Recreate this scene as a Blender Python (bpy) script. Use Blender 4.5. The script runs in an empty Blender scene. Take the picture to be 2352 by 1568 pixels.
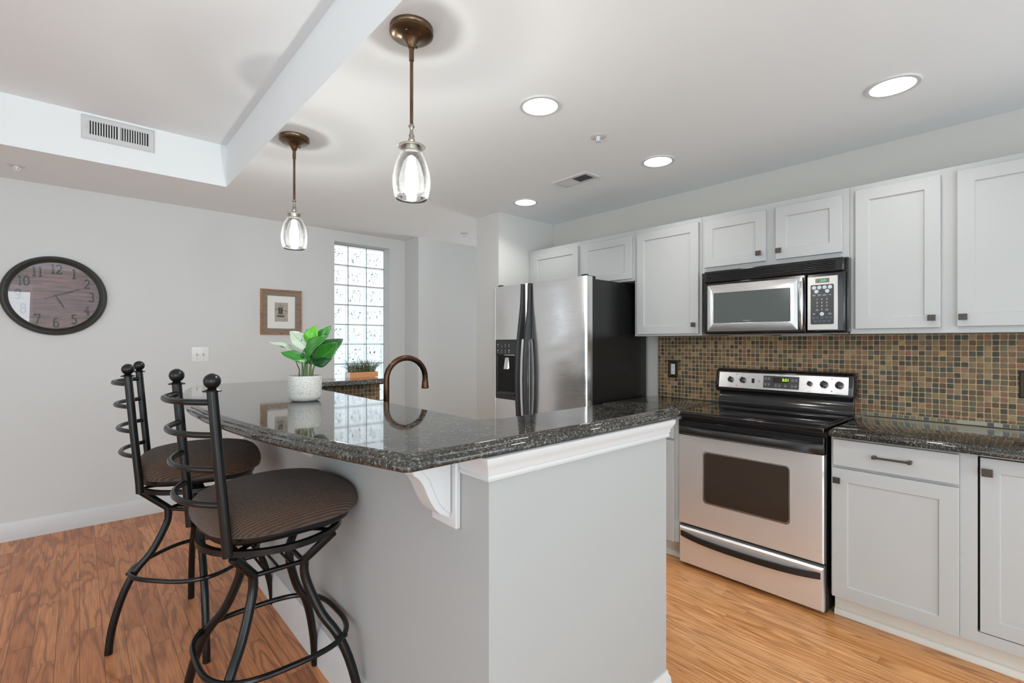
import bpy, bmesh, math, random
from mathutils import Vector, Matrix
from mathutils.geometry import tessellate_polygon
R = math.radians
random.seed(7)
C = bpy.context.scene.collection

# ------------------------------------------------------------------ camera, world, light, exposure
CAM_H = 1.32
cam_d = bpy.data.cameras.new('camera'); cam = bpy.data.objects.new('camera', cam_d); C.objects.link(cam)
cam_d.sensor_width = 36; cam_d.lens = 36 * 1101 / 2352; cam_d.shift_y = 2 / 2352; cam_d.clip_start = .02
cam.location = (0, 0, CAM_H); cam.rotation_euler = (R(90), 0, R(-42.05))
bpy.context.scene.camera = cam
vs = bpy.context.scene.view_settings
vs.view_transform = 'Standard'; vs.look = 'None'; vs.gamma = 1; vs.use_curve_mapping = False
vs.exposure = 0.43

W = bpy.data.worlds.new('World'); bpy.context.scene.world = W; W.use_nodes = True
wn = W.node_tree; wn.nodes.clear()
wo = wn.nodes.new('ShaderNodeOutputWorld'); wb = wn.nodes.new('ShaderNodeBackground')
wt = wn.nodes.new('ShaderNodeTexCoord'); ws = wn.nodes.new('ShaderNodeSeparateXYZ'); wr = wn.nodes.new('ShaderNodeValToRGB')
wn.links.new(wt.outputs['Generated'], ws.inputs[0]); wn.links.new(ws.outputs['Z'], wr.inputs[0])
wr.color_ramp.elements[0].position = 0.0; wr.color_ramp.elements[0].color = (.50, .58, .64, 1)
wr.color_ramp.elements[1].position = .22; wr.color_ramp.elements[1].color = (.90, .96, 1.0, 1)
wn.links.new(wr.outputs[0], wb.inputs[0]); wb.inputs[1].default_value = 1.5
wn.links.new(wb.outputs[0], wo.inputs[0])

def area_light(name, loc, rot, sx, sy, power, color, shape='RECTANGLE', spread=None):
    l = bpy.data.lights.new(name, 'AREA'); l.shape = shape; l.size = sx
    if shape == 'RECTANGLE': l.size_y = sy
    l.energy = power; l.color = color
    if spread: l.spread = R(spread)
    o = bpy.data.objects.new(name, l); C.objects.link(o); o.location = loc; o.rotation_euler = rot
    return o
# daylight through the glazed openings of the living room behind the camera
area_light('daylight_front', (-1.75, -3.40, 1.30), (R(112), 0, 0), 2.1, 2.1, 60, (.88, .95, 1.0))
area_light('daylight_front_right', (1.5, -3.40, 1.55), (R(112), 0, 0), 1.7, 1.6, 26, (.90, .96, 1.0))
area_light('daylight_side', (-3.12, .2, 1.30), (R(105), 0, R(-90)), 4.6, 1.9, 16, (.88, .95, 1.0))
area_light('hall_fill', (4.62, 3.85, 1.4), (R(90), 0, R(90)), .8, 1.8, 14, (.92, .96, 1.0))  # added fill lamp for the dim hall; the end wall is solid
# sun through the front windows onto a carpet added to bounce light upward
sl = bpy.data.lights.new('sun', 'SUN'); sl.energy = 6.4; sl.angle = R(1.0); sl.color = (.95, .98, 1.0)
so_ = bpy.data.objects.new('sun', sl); C.objects.link(so_); so_.rotation_euler = (R(46), 0, R(-6))

# ------------------------------------------------------------------ node helper and materials
class NT:
    def __init__(s, name):
        s.m = bpy.data.materials.new(name); s.m.use_nodes = True; s.t = s.m.node_tree; s.t.nodes.clear()
        s.out = s.t.nodes.new('ShaderNodeOutputMaterial'); s.b = s.t.nodes.new('ShaderNodeBsdfPrincipled')
        s.t.links.new(s.b.outputs[0], s.out.inputs[0])
    def n(s, typ, ins=None, **kw):
        x = s.t.nodes.new('ShaderNode' + typ)
        for k, v in kw.items(): setattr(x, k, v)
        for k, v in (ins or {}).items(): s.put(x.inputs[k], v)
        return x
    def put(s, sock, v):
        if hasattr(v, 'is_output') or isinstance(v, bpy.types.NodeSocket): s.t.links.new(v, sock)
        else: sock.default_value = v
    def math(s, op, a, b=None, c=None):
        x = s.t.nodes.new('ShaderNodeMath'); x.operation = op
        s.put(x.inputs[0], a)
        if b is not None: s.put(x.inputs[1], b)
        if c is not None: s.put(x.inputs[2], c)
        return x.outputs[0]
    def ramp(s, fac, stops, interp='LINEAR'):
        x = s.t.nodes.new('ShaderNodeValToRGB'); cr = x.color_ramp; cr.interpolation = interp
        while len(cr.elements) < len(stops): cr.elements.new(.5)
        for e, (p, c) in zip(cr.elements, stops): e.position = p; e.color = (*c, 1) if len(c) == 3 else c
        s.put(x.inputs[0], fac); return x.outputs[0]
    def mix(s, f, a, b, mode='MIX'):
        x = s.t.nodes.new('ShaderNodeMix'); x.data_type = 'RGBA'; x.blend_type = mode
        s.put(x.inputs[0], f); s.put(x.inputs[6], a); s.put(x.inputs[7], b); return x.outputs[2]
    def pos(s): return s.n('NewGeometry').outputs['Position']
    def obj(s): return s.n('TexCoord').outputs['Object']
    def map(s, v, scale=(1, 1, 1), loc=(0, 0, 0)):
        x = s.n('Mapping'); s.put(x.inputs['Vector'], v); x.inputs['Scale'].default_value = scale; x.inputs['Location'].default_value = loc
        return x.outputs[0]
    def noise(s, v, scale, detail=3, rough=.5, dist=0):
        x = s.n('TexNoise'); s.put(x.inputs['Vector'], v); x.inputs['Scale'].default_value = scale
        x.inputs['Detail'].default_value = detail; x.inputs['Roughness'].default_value = rough; x.inputs['Distortion'].default_value = dist
        return x.outputs['Fac']
    def bump(s, h, strength=.3, dist=.002, normal=None):
        x = s.n('Bump'); s.put(x.inputs['Height'], h); x.inputs['Strength'].default_value = strength; x.inputs['Distance'].default_value = dist
        if normal is not None: s.put(x.inputs['Normal'], normal)
        s.t.links.new(x.outputs[0], s.b.inputs['Normal']); return x.outputs[0]
    def set(s, **k):
        for a, v in k.items():
            s.put(s.b.inputs[{'color': 'Base Color', 'rough': 'Roughness', 'metal': 'Metallic', 'spec': 'Specular IOR Level', 'trans': 'Transmission Weight', 'coat': 'Coat Weight', 'coatr': 'Coat Roughness', 'emis': 'Emission Color', 'es': 'Emission Strength', 'ior': 'IOR', 'alpha': 'Alpha', 'sheen': 'Sheen Weight', 'sss': 'Subsurface Weight', 'aniso': 'Anisotropic'}[a]], v)
        return s

def c4(r, g, b): return (r, g, b, 1)
def plain(name, col, rough=.5, metal=0, spec=.5, coat=0, nscale=0, nstr=.1):
    t = NT(name); t.set(color=c4(*col), rough=rough, metal=metal, spec=spec, coat=coat)
    if nscale: t.bump(t.noise(t.obj(), nscale, 4), nstr, .002)
    return t.m
def wallpaint(name, col, rough=.6, s=.06):
    t = NT(name); p = t.pos()
    v = t.noise(p, .8, 2)
    t.set(color=t.mix(v, c4(*[c * .975 for c in col]), c4(*[min(1, c * 1.02) for c in col])), rough=rough, spec=.3)
    t.bump(t.noise(p, 120, 4), s, .001); return t.m
M = {}
M['wall'] = wallpaint('wall_paint', (.665, .678, .668))
M['ceiling'] = wallpaint('ceiling_paint', (.85, .885, .895), .8)
M['trim'] = plain('white_trim_paint', (.64, .65, .65), .32)
M['cream'] = plain('cream_trim_paint', (.74, .71, .64), .4)
M['cab'] = plain('white_cabinet_paint', (.475, .485, .48), .36, nscale=40, nstr=.02)
M['black'] = plain('black_gloss', (.008, .008, .009), .12, coat=.3)
M['black_glass'] = plain('black_glass', (.006, .006, .007), .035, coat=1)
M['blacksat'] = plain('black_satin', (.012, .012, .013), .32)
M['blacktex'] = plain('black_textured', (.012, .012, .012), .22, nscale=260, nstr=.25)
M['dark'] = plain('dark_recess', (.004, .004, .004), .8)
M['iron'] = plain('black_painted_iron', (.006, .0065, .0065), .27, spec=.38, nscale=90, nstr=.05)
M['knob'] = plain('oil_rubbed_bronze_knob', (.075, .062, .055), .35, metal=.6)
M['plate'] = plain('white_plastic', (.80, .80, .79), .3)
M['paper'] = plain('mat_board', (.80, .79, .76), .8)
M['whitetext'] = plain('pale_print', (.62, .64, .66), .5)
M['greytext'] = plain('grey_print', (.16, .17, .18), .5)
M['button'] = plain('pale_button', (.55, .62, .67), .4)
M['redring'] = plain('red_mark', (.55, .06, .05), .5)
M['soil'] = plain('soil', (.03, .022, .015), .9, nscale=80, nstr=.8)
M['chrome'] = plain('chrome', (.8, .8, .8), .12, metal=1)
M['lampcollar'] = plain('brushed_nickel', (.42, .40, .35), .3, metal=1)

def steel(name, base=.62, rough=.24, vertical=False, wav=.0, met=1):
    t = NT(name); o = t.pos()
    sc = (1, 1, 160) if not vertical else (1, 160, 1)
    f = t.noise(t.map(o, sc), 6, 2)
    t.set(color=t.mix(f, c4(base * .93, base * .93, base * .935), c4(base * 1.04, base * 1.04, base * 1.045)), metal=met,
          rough=t.math('MULTIPLY_ADD', f, .10, rough - .05))
    h = t.math('MULTIPLY', f, .04)
    if wav: h = t.math('ADD', h, t.math('MULTIPLY', t.noise(t.map(o, (1, .9, 2.6)), 2.2, 1), wav))
    t.bump(h, .5, .01); return t.m
M['steel'] = steel('stainless_steel', .88, .30, met=.72)
M['steelpanel'] = steel('stainless_panel', .62, .24, met=.92)
M['fridgesteel'] = steel('stainless_fridge', .84, .20, wav=1.4)
M['satin'] = plain('satin_steel_panel', (.50, .49, .465), .34, metal=.8)

def bronze():
    t = NT('antique_bronze'); f = t.noise(t.obj(), 18, 3)
    t.set(color=t.ramp(f, [(.3, (.035, .022, .016)), (.7, (.12, .06, .035))]), metal=.9, rough=.27); return t.m
M['bronze'] = bronze()
def brass():
    t = NT('aged_brass'); f = t.noise(t.obj(), 9, 3)
    t.set(color=t.ramp(f, [(.3, (.11, .075, .045)), (.7, (.20, .14, .085))]), metal=.95, rough=.3); return t.m
M['brass'] = brass()

def granite():
    t = NT('dark_granite'); p = t.pos()
    a = t.noise(t.map(p, (1, 1.5, 1)), 120, 5, .7)
    b = t.n('TexVoronoi', {'Vector': p, 'Scale': 190.0}).outputs['Distance']
    col = t.ramp(a, [(.38, (.010, .010, .009)), (.50, (.035, .032, .026)), (.57, (.10, .092, .075)), (.64, (.28, .27, .235))])
    sp = t.ramp(b, [(.0, (.34, .33, .30)), (.10, (.05, .048, .04)), (.2, (0, 0, 0))])
    cl = t.ramp(t.noise(p, 9, 3), [(.35, (.5, .5, .5)), (.65, (1, 1, 1))])
    t.set(color=t.mix(1.0, t.mix(1.0, col, sp, 'ADD'), cl, 'MULTIPLY'), rough=t.ramp(a, [(.5, (.04, .04, .04)), (.62, (.16, .16, .16))]), spec=.6, coat=.25, coatr=.03)
    return t.m
M['granite'] = granite()

def mosaic():
    t = NT('slate_mosaic_tile'); p = t.pos()
    s = t.n('SeparateXYZ', {'Vector': p})
    pitch = .0272
    # tiles run along x on one wall and along y on the other: use x + y as the horizontal run
    warp = t.noise(p, 14, 2)
    u = t.math('DIVIDE', t.math('ADD', t.math('ADD', s.outputs[0], s.outputs[1]), t.math('MULTIPLY', warp, .006)), pitch)
    v = t.math('DIVIDE', t.math('ADD', s.outputs[2], t.math('MULTIPLY', warp, .004)), pitch)
    cu = t.math('FLOOR', u); cv = t.math('FLOOR', v)
    fu = t.math('ABSOLUTE', t.math('SUBTRACT', t.math('SUBTRACT', u, cu), .5)); fv = t.math('ABSOLUTE', t.math('SUBTRACT', t.math('SUBTRACT', v, cv), .5))
    cell = t.n('CombineXYZ', {'X': cu, 'Y': cv, 'Z': 0.0}).outputs[0]
    wnz = t.n('TexWhiteNoise', {'Vector': cell}); r1 = wnz.outputs['Value']
    e = 7.0
    d = t.math('POWER', t.math('ADD', t.math('POWER', fu, e), t.math('POWER', fv, e)), 1 / e)
    d = t.math('ADD', d, t.math('MULTIPLY', t.math('SUBTRACT', t.noise(p, 160, 2), .5), .05))
    lim = t.math('MULTIPLY_ADD', wnz.outputs['Color'], .03, .444)
    mask = t.math('SMOOTH_MIN', t.math('MAXIMUM', t.math('MULTIPLY', t.math('SUBTRACT', lim, d), 22), 0.0), 1.0, .1)
    col = t.ramp(r1, [(0, (.065, .064, .052)), (.12, (.165, .115, .068)), (.25, (.27, .18, .10)), (.36, (.125, .078, .048)), (.46, (.080, .080, .066)),
                      (.57, (.23, .125, .075)), (.68, (.18, .14, .085)), (.78, (.33, .23, .13)), (.87, (.135, .112, .075)), (.94, (.27, .13, .075)), (.985, (.42, .26, .10))], 'CONSTANT')
    vein = t.noise(t.map(p, (1, 1, 1)), 95, 5, .7, 2.5)
    col = t.mix(1.0, col, t.ramp(vein, [(.3, (.45, .45, .45)), (.5, (1, 1, 1)), (.7, (1.5, 1.45, 1.35))]), 'MULTIPLY')
    grout = t.mix(t.noise(p, 60, 3), c4(.47, .33, .175), c4(.60, .44, .25))
    t.set(color=t.mix(mask, grout, col), rough=t.math('MULTIPLY_ADD', mask, -.25, .75), spec=.4)
    t.bump(t.math('ADD', mask, t.math('MULTIPLY', vein, .35)), .6, .003); return t.m
M['mosaic'] = mosaic()
def glasstile():
    t = NT('glass_strip_tile'); p = t.pos(); s = t.n('SeparateXYZ', {'Vector': p})
    u = t.math('DIVIDE', s.outputs[1], .0262); cu = t.math('FLOOR', u)
    fu = t.math('ABSOLUTE', t.math('SUBTRACT', t.math('SUBTRACT', u, cu), .5))
    fz = t.math('ABSOLUTE', t.math('SUBTRACT', t.math('DIVIDE', t.math('SUBTRACT', s.outputs[2], .914), .02), .5))
    d = t.math('MAXIMUM', fu, fz); mask = t.math('LESS_THAN', d, .43)
    r1 = t.n('TexWhiteNoise', {'W': cu}, noise_dimensions='1D').outputs['Value']
    col = t.ramp(r1, [(0, (.12, .14, .13)), (.25, (.30, .25, .15)), (.5, (.42, .42, .36)), (.7, (.22, .20, .14)), (.85, (.10, .12, .13))], 'CONSTANT')
    t.set(color=t.mix(mask, c4(.50, .42, .27), col), rough=.12); return t.m
M['glasstile'] = glasstile()

def wood_floor(name, w, plank, cols, seam, grain, rough, stretch=.13):
    t = NT(name); p = t.pos(); s = t.n('SeparateXYZ', {'Vector': p}); x, y = s.outputs[0], s.outputs[1]
    xi = t.math('DIVIDE', x, w); cx = t.math('FLOOR', xi)
    off = t.n('TexWhiteNoise', {'W': cx}, noise_dimensions='1D').outputs['Value']
    yi = t.math('ADD', t.math('DIVIDE', y, plank), t.math('MULTIPLY', off, 7.3)); cyy = t.math('FLOOR', yi)
    cell = t.n('CombineXYZ', {'X': cx, 'Y': cyy, 'Z': 0.0}).outputs[0]
    wz = t.n('TexWhiteNoise', {'Vector': cell}); rv = wz.outputs['Value']
    dx = t.math('MULTIPLY', t.math('SUBTRACT', .5, t.math('ABSOLUTE', t.math('SUBTRACT', t.math('SUBTRACT', xi, cx), .5))), w)
    dy = t.math('MULTIPLY', t.math('SUBTRACT', .5, t.math('ABSOLUTE', t.math('SUBTRACT', t.math('SUBTRACT', yi, cyy), .5))), plank)
    ed = t.math('MINIMUM', dx, dy); sm = t.math('LESS_THAN', ed, seam)
    # grain: rings stretched along the plank, shifted per plank
    shift = t.n('VectorMath', {0: wz.outputs['Color'], 1: (9.0, 5.0, 3.0)}, operation='MULTIPLY').outputs[0]
    gp = t.n('VectorMath', {0: t.map(p, (1, stretch, 1)), 1: shift}, operation='ADD').outputs[0]
    n1 = t.noise(gp, 9, 2, .5, .3)
    rings = t.math('SINE', t.math('ADD', t.math('MULTIPLY', n1, grain), t.math('MULTIPLY', t.noise(gp, 60, 3), 3.0)))
    rings = t.math('POWER', t.math('MULTIPLY_ADD', rings, .5, .5), 3.0)
    fine = t.noise(t.n('VectorMath', {0: t.map(p, (1, .035, 1)), 1: shift}, operation='ADD').outputs[0], 170, 3, .6)
    base = t.ramp(rv, [(0, cols[0]), (.5, cols[1]), (1, cols[2])])
    col = t.mix(t.math('MULTIPLY', rings, .62), base, c4(*cols[3]))
    col = t.mix(1.0, col, t.ramp(fine, [(.35, (.78, .76, .74)), (.6, (1.08, 1.08, 1.08))]), 'MULTIPLY')
    col = t.mix(t.math('MULTIPLY', sm, .75), col, c4(.035, .015, .008))
    t.set(color=col, rough=t.math('MULTIPLY_ADD', fine, .12, rough), spec=.4, coat=.0, coatr=.15)
    t.bump(t.math('SUBTRACT', t.math('MULTIPLY', fine, .15), t.math('MULTIPLY', sm, 1.0)), .35, .0015); return t.m
M['floor_l'] = wood_floor('oak_plank_floor', .0765, .62, [(.60, .225, .092), (.70, .29, .125), (.52, .19, .078), (.26, .09, .038)], .0009, 42, .30)
M['floor_k'] = wood_floor('oak_strip_floor', .057, 1.1, [(.66, .31, .115), (.74, .37, .15), (.60, .265, .092), (.30, .105, .03)], .0003, 95, .20, .075)

def fabric():
    t = NT('brown_waffle_fabric'); o = t.obj(); s = t.n('SeparateXYZ', {'Vector': o})
    wob = t.noise(o, 10, 2)
    a = t.math('SINE', t.math('ADD', t.math('MULTIPLY', t.math('SUBTRACT', t.math('ABSOLUTE', s.outputs[0]), s.outputs[2]), 1000), t.math('MULTIPLY', wob, 3)))
    b = t.math('SINE', t.math('ADD', t.math('MULTIPLY', t.math('SUBTRACT', t.math('ABSOLUTE', s.outputs[1]), s.outputs[2]), 680), t.math('MULTIPLY', wob, 3)))
    h = t.math('MULTIPLY', t.math('MULTIPLY_ADD', a, .5, .5), t.math('MULTIPLY_ADD', b, .5, .5))
    t.set(color=t.mix(h, c4(.052, .032, .022), c4(.20, .122, .082)), rough=.9, spec=.2, sheen=.15)
    t.bump(h, .8, .003); return t.m
M['fabric'] = fabric()

def clockwood():
    t = NT('clock_face_planks'); p = t.pos(); s = t.n('SeparateXYZ', {'Vector': p})
    zi = t.math('DIVIDE', s.outputs[2], .062); cz = t.math('FLOOR', zi)
    rv = t.n('TexWhiteNoise', {'W': cz}, noise_dimensions='1D').outputs['Value']
    g = t.noise(t.n('VectorMath', {0: t.map(p, (1, 1, 9)), 1: t.n('CombineXYZ', {'X': t.math('MULTIPLY', rv, 9)}).outputs[0]}, operation='ADD').outputs[0], 8, 5, .65)
    col = t.ramp(g, [(.3, (.085, .060, .070)), (.5, (.20, .12, .115)), (.72, (.33, .19, .15))])
    ed = t.math('LESS_THAN', t.math('ABSOLUTE', t.math('SUBTRACT', t.math('SUBTRACT', zi, cz), .5)), .485)
    t.set(color=t.mix(ed, c4(.05, .03, .03), t.mix(t.math('MULTIPLY', rv, .4), col, c4(.15, .12, .16))), rough=.6); return t.m
M['clockwood'] = clockwood()

def clearglass(name, fac, tint=(1, 1, 1), rough=.0, bubbles=False):
    t = NT(name); t.t.nodes.remove(t.b)
    tr = t.n('BsdfTransparent', {'Color': c4(*tint)}); gl = t.n('BsdfGlossy', {'Color': c4(1, 1, 1), 'Roughness': rough})
    fr = t.n('Fresnel', {'IOR': 1.45}); f = t.math('MULTIPLY', fr.outputs[0], fac); sh = gl.outputs[0]
    mx = t.n('MixShader', {0: f, 1: tr.outputs[0], 2: sh})
    if bubbles:
        df = t.n('BsdfTranslucent', {'Color': c4(.95, .95, .93)})
        v = t.n('TexVoronoi', {'Vector': t.obj(), 'Scale': 250.0}).outputs['Distance']
        bm_ = t.math('MULTIPLY', t.math('LESS_THAN', v, .23), .055)
        lw = t.n('LayerWeight', {'Blend': .35}).outputs['Facing']
        fac2 = t.math('ADD', bm_, t.math('MULTIPLY_ADD', t.math('POWER', lw, 3.0), .04, .0004))
        mx = t.n('MixShader', {0: fac2, 1: mx.outputs[0], 2: df.outputs[0]})
    t.t.links.new(mx.outputs[0], t.out.inputs[0]); return t.m
M['clockglass'] = clearglass('clock_glass', 2.2)
M['picglass'] = clearglass('picture_glass', 1.0)
M['seeded'] = clearglass('seeded_glass', 1.3, (.96, .97, .97), bubbles=True)

def glassblock():
    t = NT('glass_block'); p = t.obj(); s = t.n('SeparateXYZ', {'Vector': p})
    m = t.math('MAXIMUM', t.math('ABSOLUTE', s.outputs[0]), t.math('ABSOLUTE', s.outputs[2]))
    inner = t.math('LESS_THAN', m, .062)
    oi = t.n('ObjectInfo').outputs['Random']
    q = t.n('VectorMath', {0: p, 1: t.n('CombineXYZ', {'X': t.math('MULTIPLY', oi, 40.0), 'Y': 0.0, 'Z': 0.0}).outputs[0]}, operation='ADD').outputs[0]
    v = t.n('TexVoronoi', {'Vector': t.map(q, (1, .3, 1.5)), 'Scale': 34.0}, feature='SMOOTH_F1').outputs['Distance']
    h = t.math('MULTIPLY', inner, v)
    rel = t.noise(t.map(q, (1, .2, 1.6)), 42, 2, .5, 1.2)      # pressed relief: greys of light refracted by the ridges, put into the tint
    ridge = t.math('MULTIPLY', inner, t.ramp(rel, [(.44, (0, 0, 0)), (.50, (1, 1, 1)), (.56, (0, 0, 0))]))
    rim = t.math('MULTIPLY', t.math('GREATER_THAN', m, .078), .35)
    t.set(color=t.mix(t.math('MAXIMUM', ridge, rim), c4(.97, 1, 1), c4(.50, .60, .65)), rough=.03, trans=1.0, ior=1.33)
    t.bump(h, 1.0, .026); return t.m
M['block'] = glassblock()
M['mortar'] = plain('grey_mortar', (.40, .39, .38), .9)
def emit(name, col, st):
    t = NT(name); t.set(color=c4(*col), emis=c4(*col), es=st, rough=.4); return t.m
M['lens'] = emit('lamp_lens', (1, .98, .95), 4)
def glowbulb():
    t = NT('glowing_glass_bulb'); t.t.nodes.remove(t.b)
    mx = t.n('AddShader', {0: t.n('BsdfTransparent').outputs[0], 1: t.n('Emission', {'Color': c4(1, .97, .92), 'Strength': 8.0}).outputs[0]})
    t.t.links.new(mx.outputs[0], t.out.inputs[0]); return t.m
M['bulb'] = glowbulb()
M['led_green'] = emit('green_digits', (.45, 1, .05), 1.1)
M['led_green2'] = emit('dim_green_digits', (.05, .6, .25), .5)

def terrazzo():
    t = NT('speckled_ceramic'); o = t.obj()
    z = t.n('SeparateXYZ', {'Vector': o}).outputs[2]
    a = t.n('TexVoronoi', {'Vector': o, 'Scale': 235.0}); r = t.math('LESS_THAN', a.outputs['Distance'], t.math('MULTIPLY_ADD', t.noise(o, 260, 1), .62, -.06))
    up = t.math('GREATER_THAN', z, .026)
    f = t.math('MULTIPLY', r, up)
    t.set(color=t.mix(t.math('MULTIPLY', f, .9), c4(.62, .615, .575), c4(.06, .06, .06)), rough=.42); return t.m
M['pot'] = terrazzo()
def leafmat(name, a, b, vein):
    t = NT(name); o = t.n('UVMap').outputs[0]; s = t.n('SeparateXYZ', {'Vector': o})
    u = t.math('ABSOLUTE', t.math('SUBTRACT', s.outputs[0], .5))
    st = t.math('SINE', t.math('MULTIPLY', t.math('SUBTRACT', s.outputs[1], u), 75))
    vn = t.math('MULTIPLY', t.math('GREATER_THAN', st, .8), .45)
    mid = t.math('LESS_THAN', u, .025)
    col = t.mix(t.noise(t.obj(), 30, 2), c4(*a), c4(*b))
    col = t.mix(t.math('MAXIMUM', vn, mid), col, c4(*vein))
    t.set(color=col, rough=.25, spec=.5, sss=.0); t.bump(st, .12, .001); return t.m
M['leaf'] = leafmat('green_leaf', (.020, .15, .018), (.035, .22, .02), (.08, .33, .05))
M['leaf2'] = leafmat('bright_leaf', (.07, .36, .015), (.11, .46, .03), (.20, .55, .08))
M['leaf3'] = leafmat('dark_leaf', (.010, .065, .018), (.018, .09, .024), (.04, .15, .05))
M['leaf4'] = leafmat('pale_leaf', (.42, .52, .40), (.55, .63, .52), (.22, .36, .20))
M['stem'] = plain('green_stem', (.085, .14, .035), .5)
M['stemd'] = plain('brown_stem', (.05, .045, .025), .6)
M['herb'] = plain('herb_green', (.10, .15, .09), .7)
M['herb2'] = plain('herb_olive', (.17, .17, .07), .7)
M['copper'] = plain('copper_orange_planter', (.62, .27, .11), .4)
M['bronzeplate'] = plain('dark_bronze_plate', (.055, .040, .028), .4, metal=.6, nscale=120, nstr=.4)
M['clockrim'] = plain('black_clock_rim', (.022, .021, .017), .42, nscale=30, nstr=.3)
M['clocknum'] = plain('dark_numerals', (.022, .024, .024), .6)
def gilt():
    t = NT('gilt_frame_wood'); f = t.noise(t.map(t.pos(), (3, 1, 3)), 12, 4)
    t.set(color=t.ramp(f, [(.3, (.26, .11, .045)), (.7, (.50, .25, .11))]), rough=.38, spec=.5); return t.m
M['gilt'] = gilt()
def driftwood():
    t = NT('taupe_frame_wood'); f = t.noise(t.map(t.pos(), (1, 1, 14)), 14, 4)
    t.set(color=t.ramp(f, [(.3, (.17, .13, .095)), (.7, (.30, .235, .175))]), rough=.6); return t.m
M['drift'] = driftwood()
def etching():
    t = NT('sepia_etching'); p = t.pos(); f = t.noise(t.map(p, (1, 1, 2.4)), 70, 6, .75, 1.5)
    t.set(color=t.ramp(f, [(.36, (.20, .17, .14)), (.5, (.42, .38, .33)), (.62, (.55, .51, .45))]), rough=.8); return t.m
M['etch'] = etching()
M['etchdark'] = plain('sepia_ink', (.10, .085, .07), .8)
def ovenglass():
    t = NT('oven_glass')
    t.set(color=c4(.040, .028, .020), rough=.07, spec=.7); return t.m
M['ovenglass'] = ovenglass()
M['mwglass'] = plain('microwave_glass', (.085, .105, .10), .12, coat=.6)

# ------------------------------------------------------------------ mesh helper
class MB:
    def __init__(s): s.bm = bmesh.new()
    def quad(s, *p): return s.bm.faces.new([s.bm.verts.new(q) for q in p])
    def box(s, x0, x1, y0, y1, z0, z1, mat=None):
        P = [(x, y, z) for z in (min(z0, z1), max(z0, z1)) for y in (min(y0, y1), max(y0, y1)) for x in (min(x0, x1), max(x0, x1))]
        v = [s.bm.verts.new(Vector(p) if mat is None else mat @ Vector(p)) for p in P]
        for f in ((0, 2, 3, 1), (4, 5, 7, 6), (0, 1, 5, 4), (2, 6, 7, 3), (0, 4, 6, 2), (1, 3, 7, 5)): s.bm.faces.new([v[i] for i in f])
        return s
    def rings(s, rings, cap0=True, cap1=True, closed=True, loop=False):
        V = [[s.bm.verts.new(p) for p in r] for r in rings]; n = len(V[0])
        pairs = list(zip(V, V[1:])) + ([(V[-1], V[0])] if loop else [])
        for a, b in pairs:
            for i in range(n if closed else n - 1):
                j = (i + 1) % n
                s.bm.faces.new([a[i], a[j], b[j], b[i]])
        if not loop:
            if cap0: s.bm.faces.new(V[0][::-1])
            if cap1: s.bm.faces.new(V[-1])
        return s
    def lathe(s, prof, c=(0, 0, 0), n=32, axis='z', cap=True):
        rs = []
        for r, h in prof:
            ring = []
            for i in range(n):
                a = 2 * math.pi * i / n; x, y = r * math.cos(a), r * math.sin(a)
                p = {'z': (x, y, h), 'y': (x, h, y), 'x': (h, x, y)}[axis]
                ring.append(Vector(c) + Vector(p))
            rs.append(ring)
        return s.rings(rs, cap, cap)
    def tube(s, pts, r, n=12, closed=False, caps=True, flat=None):
        pts = [Vector(p) for p in pts]; N = len(pts); rs = []
        up = Vector((0, 0, 1)); prev = None
        for i, p in enumerate(pts):
            if closed: t = (pts[(i + 1) % N] - pts[i - 1]).normalized()
            elif i == 0: t = (pts[1] - pts[0]).normalized()
            elif i == N - 1: t = (pts[-1] - pts[-2]).normalized()
            else: t = ((pts[i + 1] - p).normalized() + (p - pts[i - 1]).normalized()).normalized()
            if prev is None:
                a = up if abs(t.dot(up)) < .95 else Vector((1, 0, 0))
                u = t.cross(a).normalized()
            else:
                u = (prev - t * prev.dot(t)).normalized()
            w = t.cross(u); prev = u
            rr = r[i] if isinstance(r, (list, tuple)) else r
            rs.append([p + (u * math.cos(k * 2 * math.pi / n) * (flat[0] if flat else 1) + w * math.sin(k * 2 * math.pi / n) * (flat[1] if flat else 1)) * rr for k in range(n)])
        return s.rings(rs, caps, caps, loop=closed)
    def prism(s, poly, z0, z1):
        return s.rings([[(x, y, z0) for x, y in poly], [(x, y, z1) for x, y in poly]])
    def sphere(s, c, r, seg=20, sq=(1, 1, 1)):
        prof = [(max(1e-4, r * math.sin(math.pi * i / 12)), -r * math.cos(math.pi * i / 12)) for i in range(13)]
        rs = [[(c[0] + p * math.cos(2 * math.pi * k / seg) * sq[0], c[1] + p * math.sin(2 * math.pi * k / seg) * sq[1], c[2] + h * sq[2]) for k in range(seg)] for p, h in prof]
        return s.rings(rs)
    def build(s, name, mat, parent=None, bevel=0, seg=2, angle=35, merge=False):
        bm = s.bm
        bmesh.ops.recalc_face_normals(bm, faces=bm.faces)
        if merge: bmesh.ops.remove_doubles(bm, verts=bm.verts, dist=1e-5)
        for f in bm.faces: f.smooth = True
        for e in bm.edges:
            e.smooth = not (len(e.link_faces) == 2 and e.calc_face_angle(0) > R(angle))
        off = Vector((0, 0, 0)); q = parent
        while q is not None: off += q.location; q = q.parent
        for v in bm.verts: v.co -= off
        me = bpy.data.meshes.new(name); bm.to_mesh(me); bm.free()
        o = bpy.data.objects.new(name, me); C.objects.link(o)
        mats = mat if isinstance(mat, (list, tuple)) else [mat]
        for m in mats: me.materials.append(m)
        if parent: o.parent = parent
        if bevel:
            b = o.modifiers.new('bevel', 'BEVEL'); b.width = bevel; b.segments = seg; b.limit_method = 'ANGLE'; b.angle_limit = R(40); b.harden_normals = False
        return o

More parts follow.
